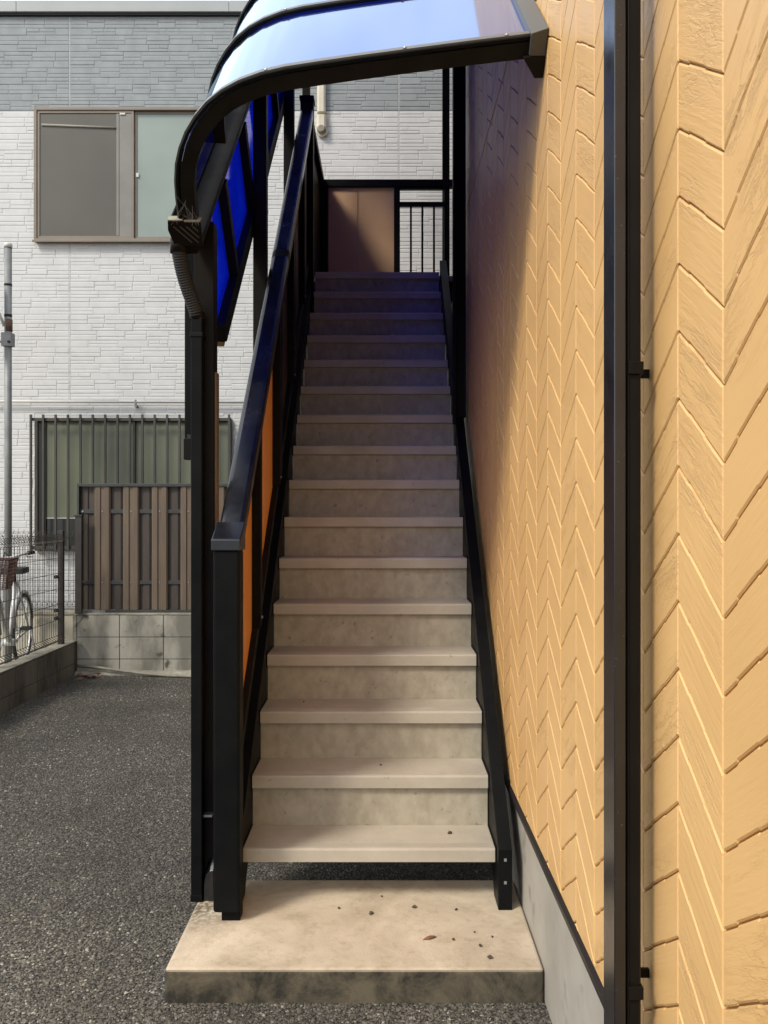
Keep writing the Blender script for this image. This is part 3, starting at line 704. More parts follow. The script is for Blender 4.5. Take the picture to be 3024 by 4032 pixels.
# ================================================================= NEIGHBOUR HOUSE
D = 8.30; Kp = D/F
def hx(px): return (px-VX)*Kp
def hz(py): return H+(VY-py)*Kp
def house():
    R = thing('neighbour_house', 'two-storey house with white ashlar siding below and grey siding above', 'house', (-2, D, 0))
    X0, X1 = -6.5, 5.2; ZB = .53; ZT = hz(57); ZC = hz(438)
    m = MB(); m.box(X0, X1, D+.0032, D+6, ZB, ZC); m.build('lower_wall', 'sjoint', R)
    m = MB(); m.box(X0, X1, D+.0032, D+6, ZC+.0005, ZT); m.build('upper_wall', 'gjoint', R)
    m = MB(); m.box(X0+.02, X1-.02, D+.03, D+5.9, -.05, ZB-.001); m.build('plinth', 'beige', R)
    # parapet cap pieces
    xs = [X0-.05, hx(72), hx(905), hx(905)+2.1, X1]
    for a, b in zip(xs[:-1], xs[1:]):
        m = MB(); m.box(a+.0015, b-.0015, D-.05, D+.12, ZT+.001, hz(13)); m.build('parapet_cap', 'parapet', R, .004)
    m = MB(); m.box(X0, X1, D-.03, D+.009, ZT-.02, ZT); m.build('drip_edge', 'dirt', R)
    # windows (openings filled by proud frames, stones left out there)
    W1 = (hx(140), hx(920), hz(955), hz(430)); W2 = (hx(138), hx(917), hz(2168), hz(1640))
    holes = [W1, W2]
    # stone pattern: siding sheets 194 px high, seams at the two joints
    seams = [hx(275)+i*(hx(1571)-hx(275)) for i in range(-2, 4)]
    PH = 194*Kp; rows_top = hz(241)
    bands = [27.6, 37.06]*3
    g = .0016
    pat = []                                   # one 3-sheet-wide pattern of (u0,u1,v0,v1) cells, v from the top
    Lw = seams[1]-seams[0]
    for variant in range(2):
        rr = random.Random(11+variant*5); cells = []; v = 0
        for bi, bh in enumerate(bands):
            h = bh*Kp; u = 0; left = rr.random() < .5
            while u < Lw-1e-6:
                w = rr.uniform(.17, .31)
                if Lw-(u+w) < .10: w = Lw-u
                k = rr.random()
                if bi % 2 == 1:                 # tall bands: thick/thin pairs, sometimes swapped
                    s = .60 if left else .40; left = not left if rr.random() < .75 else left
                    cells.append((u, u+w, v, v+h*s)); cells.append((u, u+w, v+h*s, v+h))
                else:
                    if k < .38: cells.append((u, u+w*.8 if False else u+w, v, v+h))
                    else:
                        s = .54; c = u+w*rr.uniform(.35, .65)
                        if rr.random() < .4 and w > .18:
                            cells.append((u, c, v, v+h*s)); cells.append((c, u+w, v, v+h*s)); cells.append((u, u+w, v+h*s, v+h))
                        else: cells.append((u, u+w, v, v+h*s)); cells.append((u, u+w, v+h*s, v+h))
                u += w
            v += h
        pat.append(cells)
    stones = []
    nrow = 14
    for ri in range(-1, nrow):
        zt = rows_top-ri*PH
        for si in range(len(seams)-1):
            for (u0, u1, v0, v1) in pat[(ri+si) % 2]:
                a, b, t, bt = seams[si]+u0, seams[si]+u1, zt-v0, zt-v1
                if u0 == 0: a += .006
                if abs(u1-Lw) < 1e-5: b -= .006
                if t > ZT-.02: t = ZT-.022
                if bt < ZB+.002: bt = ZB+.002
                if t-bt < .012 or b < X0 or a > 1.3: continue
                skip = False
                for (wx0, wx1, wz0, wz1) in holes:
                    e = .004
                    if b > wx0-e and a < wx1+e and t > wz0-e and bt < wz1+e:
                        # trim against the opening
                        if a < wx0-.04 and b < wx1+.1: b = wx0-e
                        elif b > wx1+.04 and a > wx0-.1: a = wx1+e
                        elif t > wz1+.012: bt = wz1+e
                        elif bt < wz0-.012: t = wz0-e
                        else: skip = True
                if skip or b-a < .02 or t-bt < .01: continue
                stones.append((a, b, bt, t))
    def stone(mb, a, b, z0, z1, y=D, pr=.0):
        a += g/2; b -= g/2; z0 += g/2; z1 -= g/2; c = min(.0065, (z1-z0)*.24)
        y = y-pr
        mb.add([(a, D+.0038, z0), (b, D+.0038, z0), (b, D+.0038, z1), (a, D+.0038, z1),
                (a+c*.15, y+.0021, z0+c*.15), (b-c*.15, y+.0021, z0+c*.15), (b-c*.15, y+.0021, z1-c*.15), (a+c*.15, y+.0021, z1-c*.15),
                (a+c, y, z0+c), (b-c, y, z0+c), (b-c, y, z1-c), (a+c, y, z1-c)],
               [(0, 1, 5, 4), (1, 2, 6, 5), (2, 3, 7, 6), (3, 0, 4, 7), (4, 5, 9, 8), (5, 6, 10, 9), (6, 7, 11, 10), (7, 4, 8, 11), (8, 9, 10, 11)])
    def visible(a, b, z0, z1):
        px = VX+(a+b)/2/Kp; py = VY-((z0+z1)/2-H)/Kp
        if px < 20 or px > 1760: return False
        if py < 30: return False
        if px < 700: return py < 2350 and not (300 < px and py > 1900)
        if 1280 < px < 1740 and 290 < py < 700: return True
        if px < 900: return 1000 < py < 1620 and px > 850
        return False
    vis = [s for s in stones if visible(*s)]
    vis.sort(key=lambda s: -((s[1]-s[0])*(s[3]-s[2]))); pick = set(vis[:290])
    rest = {'sgrey': MB(), 'swhite': MB()}
    rr = random.Random(5)
    for s in stones:
        mt = 'sgrey' if (s[2]+s[3])/2 > ZC else 'swhite'
        if mt == 'swhite' and s[3] > ZC: s2 = (s[0], s[1], s[2], ZC-.001)
        elif mt == 'sgrey' and s[2] < ZC: s2 = (s[0], s[1], ZC+.001, s[3])
        else: s2 = s
        if s2[3]-s2[2] < .008: continue
        pr = rr.uniform(-.001, .0018)
        if s in pick:
            mb = MB(); stone(mb, *s2, pr=pr); mb.build('stone', mt, R)
        else: stone(rest[mt], *s2, pr=pr)
    for k, mb in rest.items(): tag(mb.build('stone_field', k, R), kind='stuff')
    # vertical seam beads
    for x in seams:
        m = MB(); m.box(x-.003, x+.003, D+.0005, D+.0030, ZC+.003, ZT-.025); m.box(x-.003, x+.003, D+.0005, D+.0030, ZB+.005, ZC-.003); m.build('seam_bead', 'swhite', R)
    # ---- upper window
    x0, x1, z0, z1 = W1
    def frame(mb, a, b, c, d, w, ya, yb):
        mb.box(a, b, ya, yb, c, c+w); mb.box(a, b, ya, yb, d-w, d); mb.box(a, a+w, ya, yb, c+w, d-w); mb.box(b-w, b, ya, yb, c+w, d-w)
    m = MB(); frame(m, x0, x1, z0, z1, .028, D-.045, D+.0098); wn = m.build('window', 'taupe', R, .002)
    m = MB(); m.box(x0-.01, x1+.01, D-.062, D-.046, z0-.012, z0+.010); m.build('sill', 'taupe', wn, .002)
    xm = hx(531)
    m = MB(); frame(m, x0+.0285, xm, z0+.0285, z1-.0285, .026, D-.035, D-.015); m.build('sash', 'taupe', wn, .002)
    m = MB(); frame(m, xm+.001, x1-.0285, z0+.0285, z1-.0285, .026, D-.014, D+.004); m.build('sash', 'taupe', wn, .002)
    m = MB(); m.box(x0+.055, xm-.027, D-.026, D-.022, z0+.055, z1-.055); m.build('pane', 'glassL', wn)
    m = MB(); m.box(xm+.027, x1-.055, D-.007, D-.003, z0+.055, z1-.055); m.build('pane', 'glassR', wn)
    m = MB(); m.box(hx(462), hx(472), D-.031, D-.0265, z0+.06, z1-.06); m.box(hx(474), xm-.0275, D-.0295, D-.0265, z0+.0555, z1-.0555); m.build('screen_edge', 'screenstrip', wn)
    m = MB(); m.box(hx(476), hx(497), D-.038, D-.0355, hz(458), hz(451)); m.build('label_tag', 'whitepipe', wn)
    m = MB(); m.box(hx(538), hx(548), D-.020, D-.0145, hz(700), hz(684)); m.build('latch', 'whitepipe', wn)
    m = MB(); m.tube([(x0+.075, D-.030, hz(497)), (hx(460), D-.030, hz(509))], .012, 8); m.build('reflection_bar', 'panereflection', wn)  # pale bar built in place of a reflection across the left pane
    # ---- lower window with bars
    x0, x1, z0, z1 = W2
    m = MB(); frame(m, x0+.012, x1-.012, z0, z1-.02, .03, D-.04, D+.0098); wn = m.build('window', 'olive', R, .002)
    xm = hx(531)
    m = MB(); m.box(xm-.012, xm+.012, D-.034, D+.0, z0+.031, z1-.051); m.build('mullion', 'olive', wn, .002)
    zl = hz(2040)
    m = MB(); m.box(x0+.12, xm-.0125, D-.014, D-.010, zl+.006, z1-.0505); m.build('pane', 'glassO', wn)
    m = MB(); m.box(xm+.0125, x1-.043, D-.010, D-.006, zl+.006, z1-.0505); m.build('pane', 'glassO', wn)
    m = MB(); m.box(x0+.043, x0+.119, D-.030, D-.010, z0+.031, z1-.0505); m.build('stile', 'dirt', wn)
    m = MB(); m.box(x0+.12, x1-.043, D-.012, D-.008, z0+.031, zl-.006); m.build('pane', 'glassD', wn)
    m = MB(); m.box(x0+.12, x1-.043, D-.018, D-.010, zl-.005, zl+.005); m.build('transom', 'whitepipe', wn)
    G = MB(); G.box(x0, x1, D-.105, D-.085, z1-.055, z1-.025); G.box(x0, x1, D-.105, D-.085, z0+.02, z0+.05)
    for q in (x0+.05, x1-.05): G.box(q-.01, q+.01, D-.084, D-.041, z1-.05, z1-.03); G.box(q-.01, q+.01, D-.084, D-.041, z0+.025, z0+.045)
    gr = G.build('grille', 'olive', R, .001)
    for i in range(17):
        px = 141+i*48.1
        m = MB(); m.box(hx(px-4), hx(px+4), D-.126, D-.1055, z0-.0, z1+.006); m.build('bar', 'olive', gr, .001)
M['screenstrip'] = mat('grey_screen_strip', (.20, .195, .175), .5)
M['panereflection'] = mat('pale_pane_reflection', (.28, .27, .23), .6)
house()

# pipes on the neighbour's wall
def wall_pipes():
    R = thing('pipe_cover', 'cream air conditioner pipe cover with rounded dirty end on the ashlar wall', 'pipe cover', (hx(1266), D-.03, hz(540)))
    a, b = hx(1250), hx(1283)
    m = MB(); pr = [(a, D-.001), (a, D-.045), (a+.018, D-.062), (b-.018, D-.062), (b, D-.045), (b, D-.001)]
    m.prism([(x, y, hz(450)) for x, y in pr], (0, 0, hz(60)-hz(450))); m.build('duct', 'cream', R, .002)
    a -= .004; b += .006
    pr = [(a, D-.001), (a, D-.050), (a+.018, D-.068), (b-.018, D-.068), (b, D-.050), (b, D-.001)]
    m = MB(); m.prism([(x, y, hz(515)) for x, y in pr], (0, 0, hz(462)-hz(515))); m.build('elbow', 'cream', R, .003)
    c = Vector(((a+b)/2, D-.03, hz(520)))
    m = MB(); m.tube([(c.x+.006, D-.001, c.z), (c.x+.006, D-.030, c.z)], [.060, .055], 20); m.build('rosette', 'cream', R)
    m = MB(); m.tube([(c.x, D-.031, c.z+.01), (c.x, D-.060, c.z+.01), (c.x, D-.070, c.z+.01)], [.046, .044, .03], 18); m.build('end_plug', 'creamdirt', R)
    R = thing('horizontal_pipe', 'thin white pipe running level across the white siding above the barred window', 'pipe', (hx(300), D-.05, hz(1583)))
    m = MB(); m.tube([(-6.2, D-.05, hz(1580)), (-.9, D-.05, hz(1587))], .0125, 10); m.build('pipe', 'whitepipe', R)
    for px in (540, 1150, -200):
        m = MB(); m.box(hx(px)-.01, hx(px)+.012, D-.062, D-.0005, hz(1606), hz(1597)); m.box(hx(px)-.008, hx(px)+.006, D-.066, D-.034, hz(1597), hz(1577)); m.build('clip', 'greypole', R)
wall_pipes()

# ================================================================= REAR BLOCK WALL + BROWN FENCE
def block_run(R, pts_u, z_list, mkbox, matn, bevel=.003):
    for (z0, z1) in z_list:
        for (u0, u1) in pts_u:
            m = mkbox(u0+.003, u1-.003, z0+.003, z1-.003); m.build('block', matn, R, bevel)
DB = 7.70
def rear_wall():
    R = thing('rear_block_wall', 'stained concrete block wall with a crack under the brown fence', 'wall', (-1.3, DB, 0))
    def bx(px): return (px-VX)*DB/F
    ztop = H-(2419.6-VY)*DB/F; z1 = H-(2508.8-VY)*DB/F; z2 = H-(2595.5-VY)*DB/F
    m = MB(); m.box(bx(286), .45, DB+.006, DB+.12, -.05, ztop-.006); m.build('mortar', 'mortar', R)
    m = MB(); m.box(bx(286), .45, DB-.002, DB+.122, ztop-.005, ztop+.012); m.build('coping', 'ledge', R, .003)
    xs = [bx(306)-.02+i*.4085 for i in range(0, 9)]; xs[0] = bx(302)
    us = list(zip(xs[:-1], xs[1:]))
    block_run(R, us, [(z1, ztop-.006), (z2, z1), (-.04, z2)], lambda a, b, c, d: MB().box(a, b, DB, DB+.10, c, d), 'block')
    m = MB(); m.box(bx(287), bx(301), DB+.001, DB+.11, -.04, ztop-.006); m.build('end_pier', 'ledge', R, .003)
    # crack
    m = MB(); pts = [(bx(333), DB-.0012, hzb) for hzb in (ztop-.008,)]
    cr = [(330, 2424), (322, 2436), (318, 2444), (306, 2455), (300, 2460), (296, 2468)]
    m.tube([(bx(a), DB-.0004, H-(b-VY)*DB/F) for a, b in cr], .0028, 4); m.build('crack', 'mortar', R)
    o = MB(); o.prism([(-2.95, 0, -.02), (-2.95, 0, .03), (-2.95, .06, .03), (-2.95, .13, -.02)], (3.3, 0, 0))
    o.v = [(a, DB-b, c) for a, b, c in o.v]; o.f = [tuple(reversed(f)) for f in o.f]
    o.build('footing', 'ledge', R)
rear_wall()
def fence():
    DF = DB+.035
    def bx(px): return (px-VX)*DF/F
    def bz(py): return H-(py-VY)*DF/F
    R = thing('brown_fence', 'brown fence of ribbed upright boards standing on the rear block wall', 'fence', (-1.3, DF, .56))
    xe = .42
    m = MB(); m.box(bx(303), xe, DF-.004, DF+.062, bz(1915), bz(1904)); m.build('top_cap', 'fencedark', R, .002)
    m = MB(); m.box(bx(303), bx(311), DF-.002, DF+.06, bz(2418)+.002, bz(1915)-.0005); m.build('end_post', 'fencedark', R, .001)
    for y0, y1 in ((2006, 2021), (2287, 2301)):
        m = MB(); m.box(bx(311)+.001, xe, DF+.022, DF+.040, bz(y1), bz(y0)); r = m.build('cross_rail', 'fencedark', R, .001)
        m = MB(); c = bz((y0+y1)/2); m.tube([(bx(323), DF+.021, c), (bx(323), DF+.015, c)], .008, 8); m.build('bolt', 'steel', r)
    def board(xa, w, yb, s, zb, zt, n, mm='fence'):
        # hat section: two ridges and a shallow centre groove
        p = [(0, 0), (.10*w, -.012), (.36*w, -.012), (.41*w, -.003), (.58*w, -.003), (.63*w, -.012), (.90*w, -.012), (w, 0), (w, .0025), (0, .0025)]
        m = MB(); m.prism([(xa+a, yb+s*c, zb) for a, c in p], (0, 0, zt-zb)); return m.build(n, mm, R, .0008)
    zb, zt = bz(2402), bz(1916)
    for i in range(11):
        x = bx(369)+i*.2685
        b = board(x, .153, DF+.019, 1, zb, zt, 'front_board')
        for yy in (2013, 2294):
            m = MB(); m.tube([(x+.0765, DF+.0155, bz(yy)), (x+.0765, DF+.010, bz(yy))], .0055, 8); m.build('screw', 'steel', b)
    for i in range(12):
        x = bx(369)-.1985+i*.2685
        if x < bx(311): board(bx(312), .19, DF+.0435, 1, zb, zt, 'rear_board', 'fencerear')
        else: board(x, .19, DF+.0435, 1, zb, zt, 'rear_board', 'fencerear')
    for i in range(14):
        a = bx(316)+i*.235
        if a > xe-.24: break
        m = MB(); m.box(a+.001, a+.234, DF-.001, DF+.05, bz(2418)+.001, bz(2403)); m.build('base_strip', 'greystrip' if i == 0 else 'fencedark', R, .001)
fence()

# ================================================================= LEFT LOW WALL + MESH FENCES
def left_wall():
    R = thing('low_block_wall', 'low dark block wall on the left edge of the car park', 'wall', (-2.9, 5.5, 0))
    X0, X1 = -2.965, -2.845; zt = .315
    m = MB(); m.box(X0+.004, X1-.006, 1.0, DB-.03, -.05, zt-.012); m.build('mortar', 'mortar', R)
    m = MB(); m.box(X0-.004, X1+.002, 1.0, DB-.025, zt-.012, zt); m.build('coping', 'ledge', R, .004)
    ys = [7.60-i*.405 for i in range(0, 14)]
    us = [(b, a) for a, b in zip(ys[:-1], ys[1:])]
    block_run(R, us, [(.112, zt-.013), (-.09, .112)], lambda a, b, c, d: MB().box(X1-.05, X1, a, b, c, d), 'blockdark')
left_wall()
def mesh_fence(R, P, Q, z0, z1, sp, name_post=True):
    """welded mesh from P to Q (xy); bends make a rolled triangular edge at top and bottom"""
    P = Vector((*P, 0)); Q = Vector((*Q, 0)); L_ = (Q-P).length; d = (Q-P).normalized(); nn = Vector((d.y, -d.x, 0))
    n = int(L_/sp)
    V = MB()
    for i in range(n+1):
        p = P+d*(sp*i+.02)
        pts = [p+Vector((0, 0, z0+.012)), p+nn*.045+Vector((0, 0, z0+.04)), p+Vector((0, 0, z0+.07)), p+Vector((0, 0, z1-.07)), p+nn*.045+Vector((0, 0, z1-.04)), p+Vector((0, 0, z1))]
        if i % 2 == 0: pts.append(p+Vector((0, 0, z1+.02)))
        V.tube(pts, .0021, 4, cap=False)
        # crossing wires of the rolled edge
        q = p+d*sp
        if i < n:
            for zz in (z0, z1-.082):
                V.tube([p+Vector((0, 0, zz+.012)), q+nn*.02+Vector((0, 0, zz+.04)), p+Vector((0, 0, zz+.07))], .0021, 4, cap=False)
    tag(V.build('upright_wires', 'mesh', R), kind='stuff')
    zs = [z0+.012, z0+.04, z0+.07]+[z0+.07+(z1-z0-.14)*k/6 for k in range(1, 6)]+[z1-.07, z1-.04, z1-.002]
    for k, zz in enumerate(zs):
        m = MB(); off = nn*.045 if k in (1, len(zs)-2) else nn*.0
        m.tube([P+off+Vector((0, 0, zz)), Q+off+Vector((0, 0, zz))], .0026, 4); m.build('cross_wire', 'mesh', R)
def mesh_fences():
    R = thing('side_mesh_fence', 'dark wire mesh fence on top of the low left wall', 'fence', (-2.9, 6.5, .315))
    mesh_fence(R, (-2.905, 3.6), (-2.905, 7.42), .335, 1.30, .048)
    m = MB(); m.box(-2.93, -2.885, 7.42, 7.465, .3155, 1.335); po = m.build('post', 'mesh', R, .002)
    for z in (1.235, .92, .55, .62):
        m = MB(); m.box(-2.955, -2.931, 7.40, 7.445, z-.015, z+.015); m.tube([(-2.925, 7.4195, z), (-2.925, 7.412, z)], .006, 6); m.build('clamp', 'rubber', po)
    m = MB(); m.box(-2.93, -2.885, 4.9, 4.945, .3155, 1.335); m.build('post', 'mesh', R, .002)
    m = MB(); m.box(-2.865, -2.805, 7.66, 7.695, .56, 1.46); m.box(-2.872, -2.798, 7.653, 7.702, 1.46, 1.475); o = m.build('fence_post', 'mesh', bevel=.001)
    tag(o, 'dark brown fence post between the mesh fence and the brown board fence', 'post')
    R = thing('rear_mesh_fence', 'second wire mesh fence on the beige kerb wall in front of the white house', 'fence', (-4, 8.0, .55))
    mesh_fence(R, (-6.0, 8.0), (-2.2, 8.0), .57, 1.31, .048)
    for x in (-5.4, -3.4-.6): 
        m = MB(); m.box(x, x+.04, 8.012, 8.05, .5505, 1.36); m.build('post', 'mesh', R)
    m = MB(); m.box(-7, -1.0, 7.95, 8.08, -.05, .515); o = m.build('kerb_wall', 'beige'); tag(o, 'beige rendered kerb wall below the rear mesh fence', 'wall')
    m = MB(); m.box(-7, -1.0, 7.94, 8.09, .516, .55); m.build('kerb_coping', 'ledge', o, .004)
mesh_fences()

# pole with dish
def pole():
    DP = 7.45
    def bx(px): return (px-VX)*DP/F
    def bz(py): return H-(py-VY)*DP/F
    R = thing('antenna_pole', 'grey pole with white cap and clamps at the left edge', 'pole', (bx(32), DP, .1))
    xc = bx(32)
    m = MB(); m.tube([(xc, DP, .1), (xc, DP, bz(975))], .0315, 16); m.build('tube', 'greypole', R)
    m = MB(); m.tube([(xc, DP, bz(976)), (xc, DP, bz(962)), (xc, DP, bz(957))], [.036, .036, .028], 16); m.build('cap', 'whitepipe', R)
    for py, h in ((1122, 4), (1243, 5)):
        m = MB(); m.tube([(xc, DP, bz(py+h)), (xc, DP, bz(py-h))], .034, 16); m.build('band', 'rubber', R)
    m = MB(); m.tube([(xc+.005, DP, bz(1305)), (xc+.005, DP, bz(1258))], .033, 14); m.build('rusty_sleeve', 'rust', R)
    m = MB(); m.box(xc-.045, xc+.045, DP-.045, DP+.04, bz(1365), bz(1312)); br = m.build('bracket', 'greypole', R, .003)
    for sx in (-.055, .03):
        for py in (1350,): 
            m = MB(); m.tube([(xc+sx, DP-.046, bz(py)), (xc+sx, DP-.062, bz(py))], .012, 6); m.build('nut', 'rubber', br)
    R2 = thing('satellite_dish', 'white satellite dish edge clamped to the grey pole', 'dish', (xc-.25, DP-.1, bz(1230)))
    # shallow dish, tilted
    m = MB(); n = 28; rr_ = .26; vs = []; fs = []
    c = Vector((xc-.235, DP-.10, bz(1190))); ax = Vector((-.62, -.62, .48)).normalized(); e1 = ax.orthogonal().normalized(); e2 = ax.cross(e1)
    rings = [0, .35, .7, 1.0]
    for j, q in enumerate(rings):
        for k in range(n):
            a = 2*math.pi*k/n; vs.append(c+(e1*math.cos(a)+e2*math.sin(a))*rr_*q+ax*(.07*q*q))
    for j in range(3):
        for k in range(n):
            fs.append((j*n+k, j*n+(k+1) % n, (j+1)*n+(k+1) % n, (j+1)*n+k))
    m.add(vs, fs, True); d = m.build('reflector', 'silver', R2)
    sm = d.modifiers.new('solid', 'SOLIDIFY'); sm.thickness = .006
    m = MB(); m.tube([c-ax*.005, (xc-.06, DP-.04, bz(1240)), (xc-.035, DP, bz(1285))], .014, 8); m.build('arm', 'whitepipe', R2)
    m = MB(); m.tube([c+(e1*math.cos(2*math.pi*k/32)+e2*math.sin(2*math.pi*k/32))*rr_+ax*.07 for k in range(32)], .008, 6, closed=True); m.build('rim', 'rubber', R2)
pole()

# bicycle -----------------------------------------------------------
def bicycle():
    R = thing('bicycle', 'silver city bicycle with brown wire basket parked behind the mesh fence', 'bicycle', (-3.148, 6.66, .10), math.radians(-80))
    def part(mb, n, m_, p=R, bev=0): return mb.build(n, m_, p, bev, off=(0, 0, 0))
    # local frame: x forward, y left, z up; front hub at x=.30
    fh = Vector((.16, 0, .33)); rh = Vector((-.92, 0, .33)); bb = Vector((-.48, 0, .28)); hd = Vector((-.05, 0, .86)); st = Vector((-.66, 0, .78))
    for nm, h in (('front_wheel', fh), ('rear_wheel', rh)):
        w = MB(); w.tube([h+Vector((math.cos(a)*.315, 0, math.sin(a)*.315)) for a in [2*math.pi*k/40 for k in range(40)]], .017, 8, closed=True); wo_ = part(w, nm, 'rubber')
        w = MB(); w.tube([h+Vector((math.cos(a)*.292, 0, math.sin(a)*.292)) for a in [2*math.pi*k/40 for k in range(40)]], .010, 6, closed=True); part(w, 'rim', 'silver', wo_)
        w = MB()
        for k in range(28):
            a = 2*math.pi*k/28; w.tube([h+Vector((0, (.025 if k % 2 else -.025), 0)), h+Vector((math.cos(a)*.29, 0, math.sin(a)*.29))], .0012, 3, cap=False)
        tag(part(w, 'spokes', 'silver', wo_), kind='stuff')
        w = MB(); w.tube([h+Vector((0, -.05, 0)), h+Vector((0, .05, 0))], .018, 10); part(w, 'hub', 'silver', wo_)
        w = MB(); w.tube([h+Vector((math.cos(a)*.345, 0, math.sin(a)*.345)) for a in [math.radians(10+160*k/20) for k in range(21)]], .020, 6); part(w, 'mudguard', 'silver')
    w = MB(); w.tube([hd, Vector((-.25, 0, .50)), bb], .021, 10); w.tube([bb, st], .017, 8)
    for s in (-1, 1): w.tube([bb+Vector((0, .03*s, 0)), rh+Vector((0, .055*s, 0))], .010, 6); w.tube([st+Vector((0, .02*s, 0)), rh+Vector((0, .055*s, 0))], .008, 6)
    part(w, 'frame', 'silver')
    w = MB(); w.tube([hd+Vector((-.02, 0, .04)), hd+Vector((.015, 0, -.08))], .024, 10)
    for s in (-1, 1): w.tube([hd+Vector((.02, .02*s, -.10)), hd+Vector((.08, .055*s, -.25)), fh+Vector((0, .055*s, 0))], .012, 8)
    part(w, 'fork', 'silver')
    w = MB(); w.tube([hd+Vector((-.02, 0, .04)), hd+Vector((-.04, 0, .16))], .012, 8)
    w.tube([hd+Vector((-.26, .225, .20)), hd+Vector((-.10, .21, .20)), hd+Vector((-.02, .12, .17)), hd+Vector((-.03, 0, .16)), hd+Vector((-.02, -.12, .17)), hd+Vector((-.10, -.21, .20)), hd+Vector((-.26, -.225, .20))], .011, 8)
    hb = part(w, 'handlebar', 'silver')
    for s in (-1, 1):
        w = MB(); w.tube([hd+Vector((-.28, .227*s, .20)), hd+Vector((-.15, .216*s, .20))], .017, 8); part(w, 'grip', 'rubber', hb)
        w = MB(); w.tube([hd+Vector((-.10, .21*s, .195)), hd+Vector((-.10, .222*s, .17)), hd+Vector((-.22, .235*s, .165))], .005, 5); part(w, 'brake_lever', 'silver', hb)
    w = MB(); w.tube([hd+Vector((-.05, .1, .17)), hd+Vector((.1, .10, .22)), hd+Vector((.13, .08, .05)), hd+Vector((.05, .03, -.12))], .004, 5); part(w, 'brake_cable', 'rubber')
    # basket: slanted wire box, woven from slats
    B = MB(); x0, x1, w0, w1, zb, zt = .06, .32, .16, .205, .80, 1.03
    def corner(t, sx, sy):
        k = (t-zb)/(zt-zb); xx = (x0+.02*(1-k)) if sx < 0 else (x1-.06*(1-k)); ww = w0+(w1-w0)*k; return Vector((xx, sy*ww, t))
    for t in np.linspace(zb, zt, 9):
        cs = [corner(t, -1, -1), corner(t, 1, -1), corner(t, 1, 1), corner(t, -1, 1)]
        for i in range(4): B.bar(cs[i], cs[(i+1) % 4], .003, .006)
    for i in range(15):
        q = i/14
        for (sa, sb) in (((-1, -1), (1, -1)), ((1, -1), (1, 1)), ((1, 1), (-1, 1)), ((-1, 1), (-1, -1))):
            B.bar(corner(zb, *sa).lerp(corner(zb, *sb), q), corner(zt, *sa).lerp(corner(zt, *sb), q), .0055, .003, (1, 0, 0))
    cs = [corner(zb, -1, -1), corner(zb, 1, -1), corner(zb, 1, 1), corner(zb, -1, 1)]
    for i in range(7): q = i/6; B.bar(cs[0].lerp(cs[3], q), cs[1].lerp(cs[2], q), .008, .003)
    bk = part(B, 'basket', 'basket')
    w = MB(); w.tube([corner(zt+.004, -1, -1), corner(zt+.004, 1, -1), corner(zt+.004, 1, 1), corner(zt+.004, -1, 1)], .006, 6, closed=True); part(w, 'basket_rim', 'basket', bk)
    for s in (-1, 1):
        w = MB(); w.tube([fh+Vector((0, .065*s, 0)), Vector((.12, .06*s, .82))], .006, 6); part(w, 'basket_stay', 'silver')
    # lamp and reflector on the fork
    w = MB(); w.box(.245, .275, -.115, -.045, .52, .56); part(w, 'reflector', 'orange')
    w = MB(); w.box(.235, .272, -.12, -.04, .485, .518); part(w, 'front_lamp', 'clearplastic', bev=.006)
    w = MB(); w.box(-.78, -.54, -.09, .09, .86, .91); w.tube([(-.66, 0, .77), (-.65, 0, .87)], .012, 8); part(w, 'saddle', 'rubber', bev=.02)
    w = MB(); w.tube([bb+Vector((0, -.05, 0)), bb+Vector((0, .05, 0))], .03, 12); w.tube([bb+Vector((0, -.06, 0)), bb+Vector((.12, -.06, -.10))], .009, 6); w.tube([bb+Vector((0, .06, 0)), bb+Vector((-.12, .06, .10))], .009, 6); cr = part(w, 'crank', 'silver')
    w = MB(); w.box(.08+bb.x, .17+bb.x, -.15, -.065, bb.z-.115, bb.z-.09); part(w, 'pedal', 'rubber', cr)
    w = MB(); w.box(-.17+bb.x, -.08+bb.x, .065, .15, bb.z+.09, bb.z+.115); part(w, 'pedal', 'rubber', cr)
    w = MB()
    for s in (-1, 1): w.tube([rh+Vector((0, .07*s, 0)), rh+Vector((-.05, .12*s, -.325))], .008, 6)
    part(w, 'kickstand', 'silver')
bicycle()

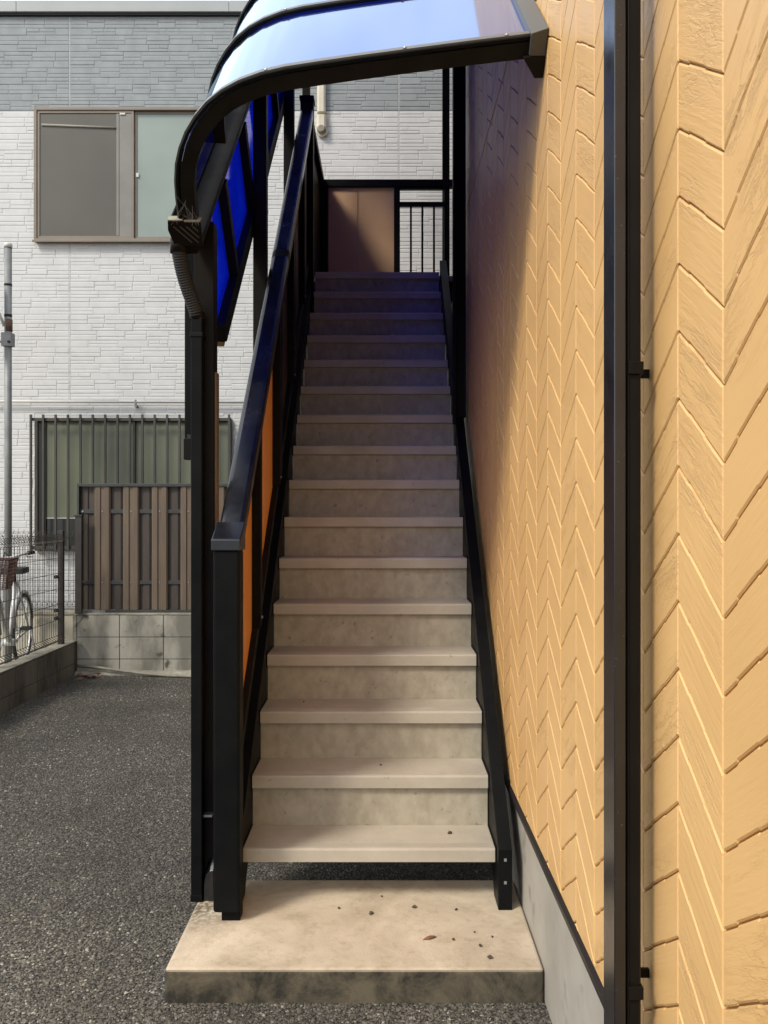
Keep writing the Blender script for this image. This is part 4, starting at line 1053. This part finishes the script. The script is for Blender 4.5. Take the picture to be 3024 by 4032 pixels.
# ================================================================= SMALL THINGS
def small():
    def gx(px, py, z=0):
        d = (H-z)*F/(py-VY); return (px-VX)*d/F, d
    # pipe lying along the wall foot
    pts = []
    for px, py in ((305, 2622), (380, 2628), (470, 2640), (560, 2652), (660, 2660), (780, 2664)):
        d = 7.66-.19*(px-305)/475; pts.append(((px-VX)*d/F, d, max(.016, H-(py-VY)*d/F)))
    pts.append((-1.2, 7.45, .016)); pts.append((-.2, 7.44, .016))
    m = MB(); m.tube(pts, .014, 8); o = m.build('ground_pipe', 'hose'); tag(o, 'beige pipe lying along the foot of the rear block wall', 'pipe')
    # leaf litter in the corner
    L_ = MB(); r = random.Random(2)
    for i in range(34):
        x = (350-VX)*7.5/F+r.gauss(0, .07); y = 7.50+r.gauss(0, .035); s = r.uniform(.015, .03); a = r.uniform(0, 6.3); z = r.uniform(.006, .03)
        e = Vector((math.cos(a), math.sin(a), r.uniform(-.3, .5)))*s; w_ = Vector((-math.sin(a), math.cos(a), r.uniform(-.6, .6)))*s*.45
        c = Vector((x, y, z)); L_.add([c-e, c-e*.2+w_, c+e*.6+w_*.7, c+e, c+e*.4-w_, c-e*.4-w_*.8], [(0, 1, 2, 3, 4, 5)])
    tag(L_.build('leaf_litter', 'leaf'), 'dry brown leaves gathered in the corner of the block walls', 'leaves', kind='stuff')
    # grit on the pad
    def pebble(x, y, z, s, lab, seed):
        bm = bmesh.new(); bmesh.ops.create_icosphere(bm, subdivisions=2, radius=1); rr = random.Random(seed)
        for v in bm.verts:
            k = 1+rr.uniform(-.28, .28); v.co = Vector((v.co.x*k*s*1.0, v.co.y*k*s*.8, max(-.55, v.co.z)*k*s*.7))
        zz = -min(v.co.z for v in bm.verts)
        bmesh.ops.rotate(bm, verts=bm.verts, cent=(0, 0, 0), matrix=Matrix.Rotation(rr.uniform(0, 6), 3, 'Z'))
        me = bpy.data.meshes.new('pebble'); bm.to_mesh(me); bm.free(); me.materials.append(M['pebble'])
        o = bpy.data.objects.new('pebble', me); C.objects.link(o); o.location = (x, y, z+zz); tag(o, lab, 'pebble', 'pebbles on the pad and steps')
    PL = [((717, 466), .0055, 'small dark pebble farthest left on the concrete pad'), ((840, 488), .0085, 'larger brown pebble left of the middle of the concrete pad'),
          ((881, 421), .0045, 'tiny pebble farthest back on the pad, in the shade of the first step'), ((1006, 463), .0085, 'larger brown pebble at the middle of the pad just past the step shadow'),
          ((1168, 472), .0055, 'small pebble on the pad nearest the right stringer foot'), ((1238, 558), .0035, 'tiny speck of grit on the pad between the stringer foot and the leaf'),
          ((1306, 576), .0045, 'tiny pebble on the pad beside the stain under the right stringer'), ((1157, 587), .006, 'small pebble just right of the dead leaf on the pad'),
          ((1260, 611), .0065, 'small dark pebble halfway between the dead leaf and the pad front edge'), ((1297, 657), .0085, 'pebble nearest the front right corner of the concrete pad')]
    for i, ((zx, zy), s, lab) in enumerate(PL):
        x, y = gx(600+zx*1.0247, 3100+zy*1.0247, .103); pebble(x, y, .103, s, lab, i)
    for i, (px, py, st, s, lab) in enumerate(((1150+1287*.482, 2950+690*.482, 0, .0085, 'brown pebble on the first step near its right end'), (1150+725*.482, 2950+131*.482, 1, .005, 'small pebble in the middle of the second step'),
                                     (900+503*.588, 2400+620*.588, 2, .004, 'tiny dark pebble on the third step'))):
        z = T1+RISE*st; x, y = gx(px, py, z); pebble(x, y, z, s, lab, 40+i)
    x, y = gx(600+1066*1.0247, 3100+583*1.0247, .103)
    m = MB(); e = Vector((.022, .009, 0)); w_ = Vector((-.003, .007, 0)); c = Vector((x, y, .106))
    for k in range(8):
        pass
    ring = [c-e*1.1+Vector((0, 0, -.002)), c-e*.5+w_*.7+Vector((0, 0, .003)), c+e*.2+w_+Vector((0, 0, .004)), c+e*.8+w_*.6+Vector((0, 0, .002)), c+e*1.05, c+e*.5-w_*.7+Vector((0, 0, .003)), c-e*.2-w_*.8, c-e*.7-w_*.3]
    m.add(ring+[c+Vector((0, 0, .001))], [(i, (i+1) % 8, 8) for i in range(8)])
    o = m.build('dead_leaf', 'leaf'); md = o.modifiers.new('s', 'SOLIDIFY'); md.thickness = .0012
    tag(o, 'curled dead brown leaf lying on the right half of the concrete pad', 'leaf')
small()
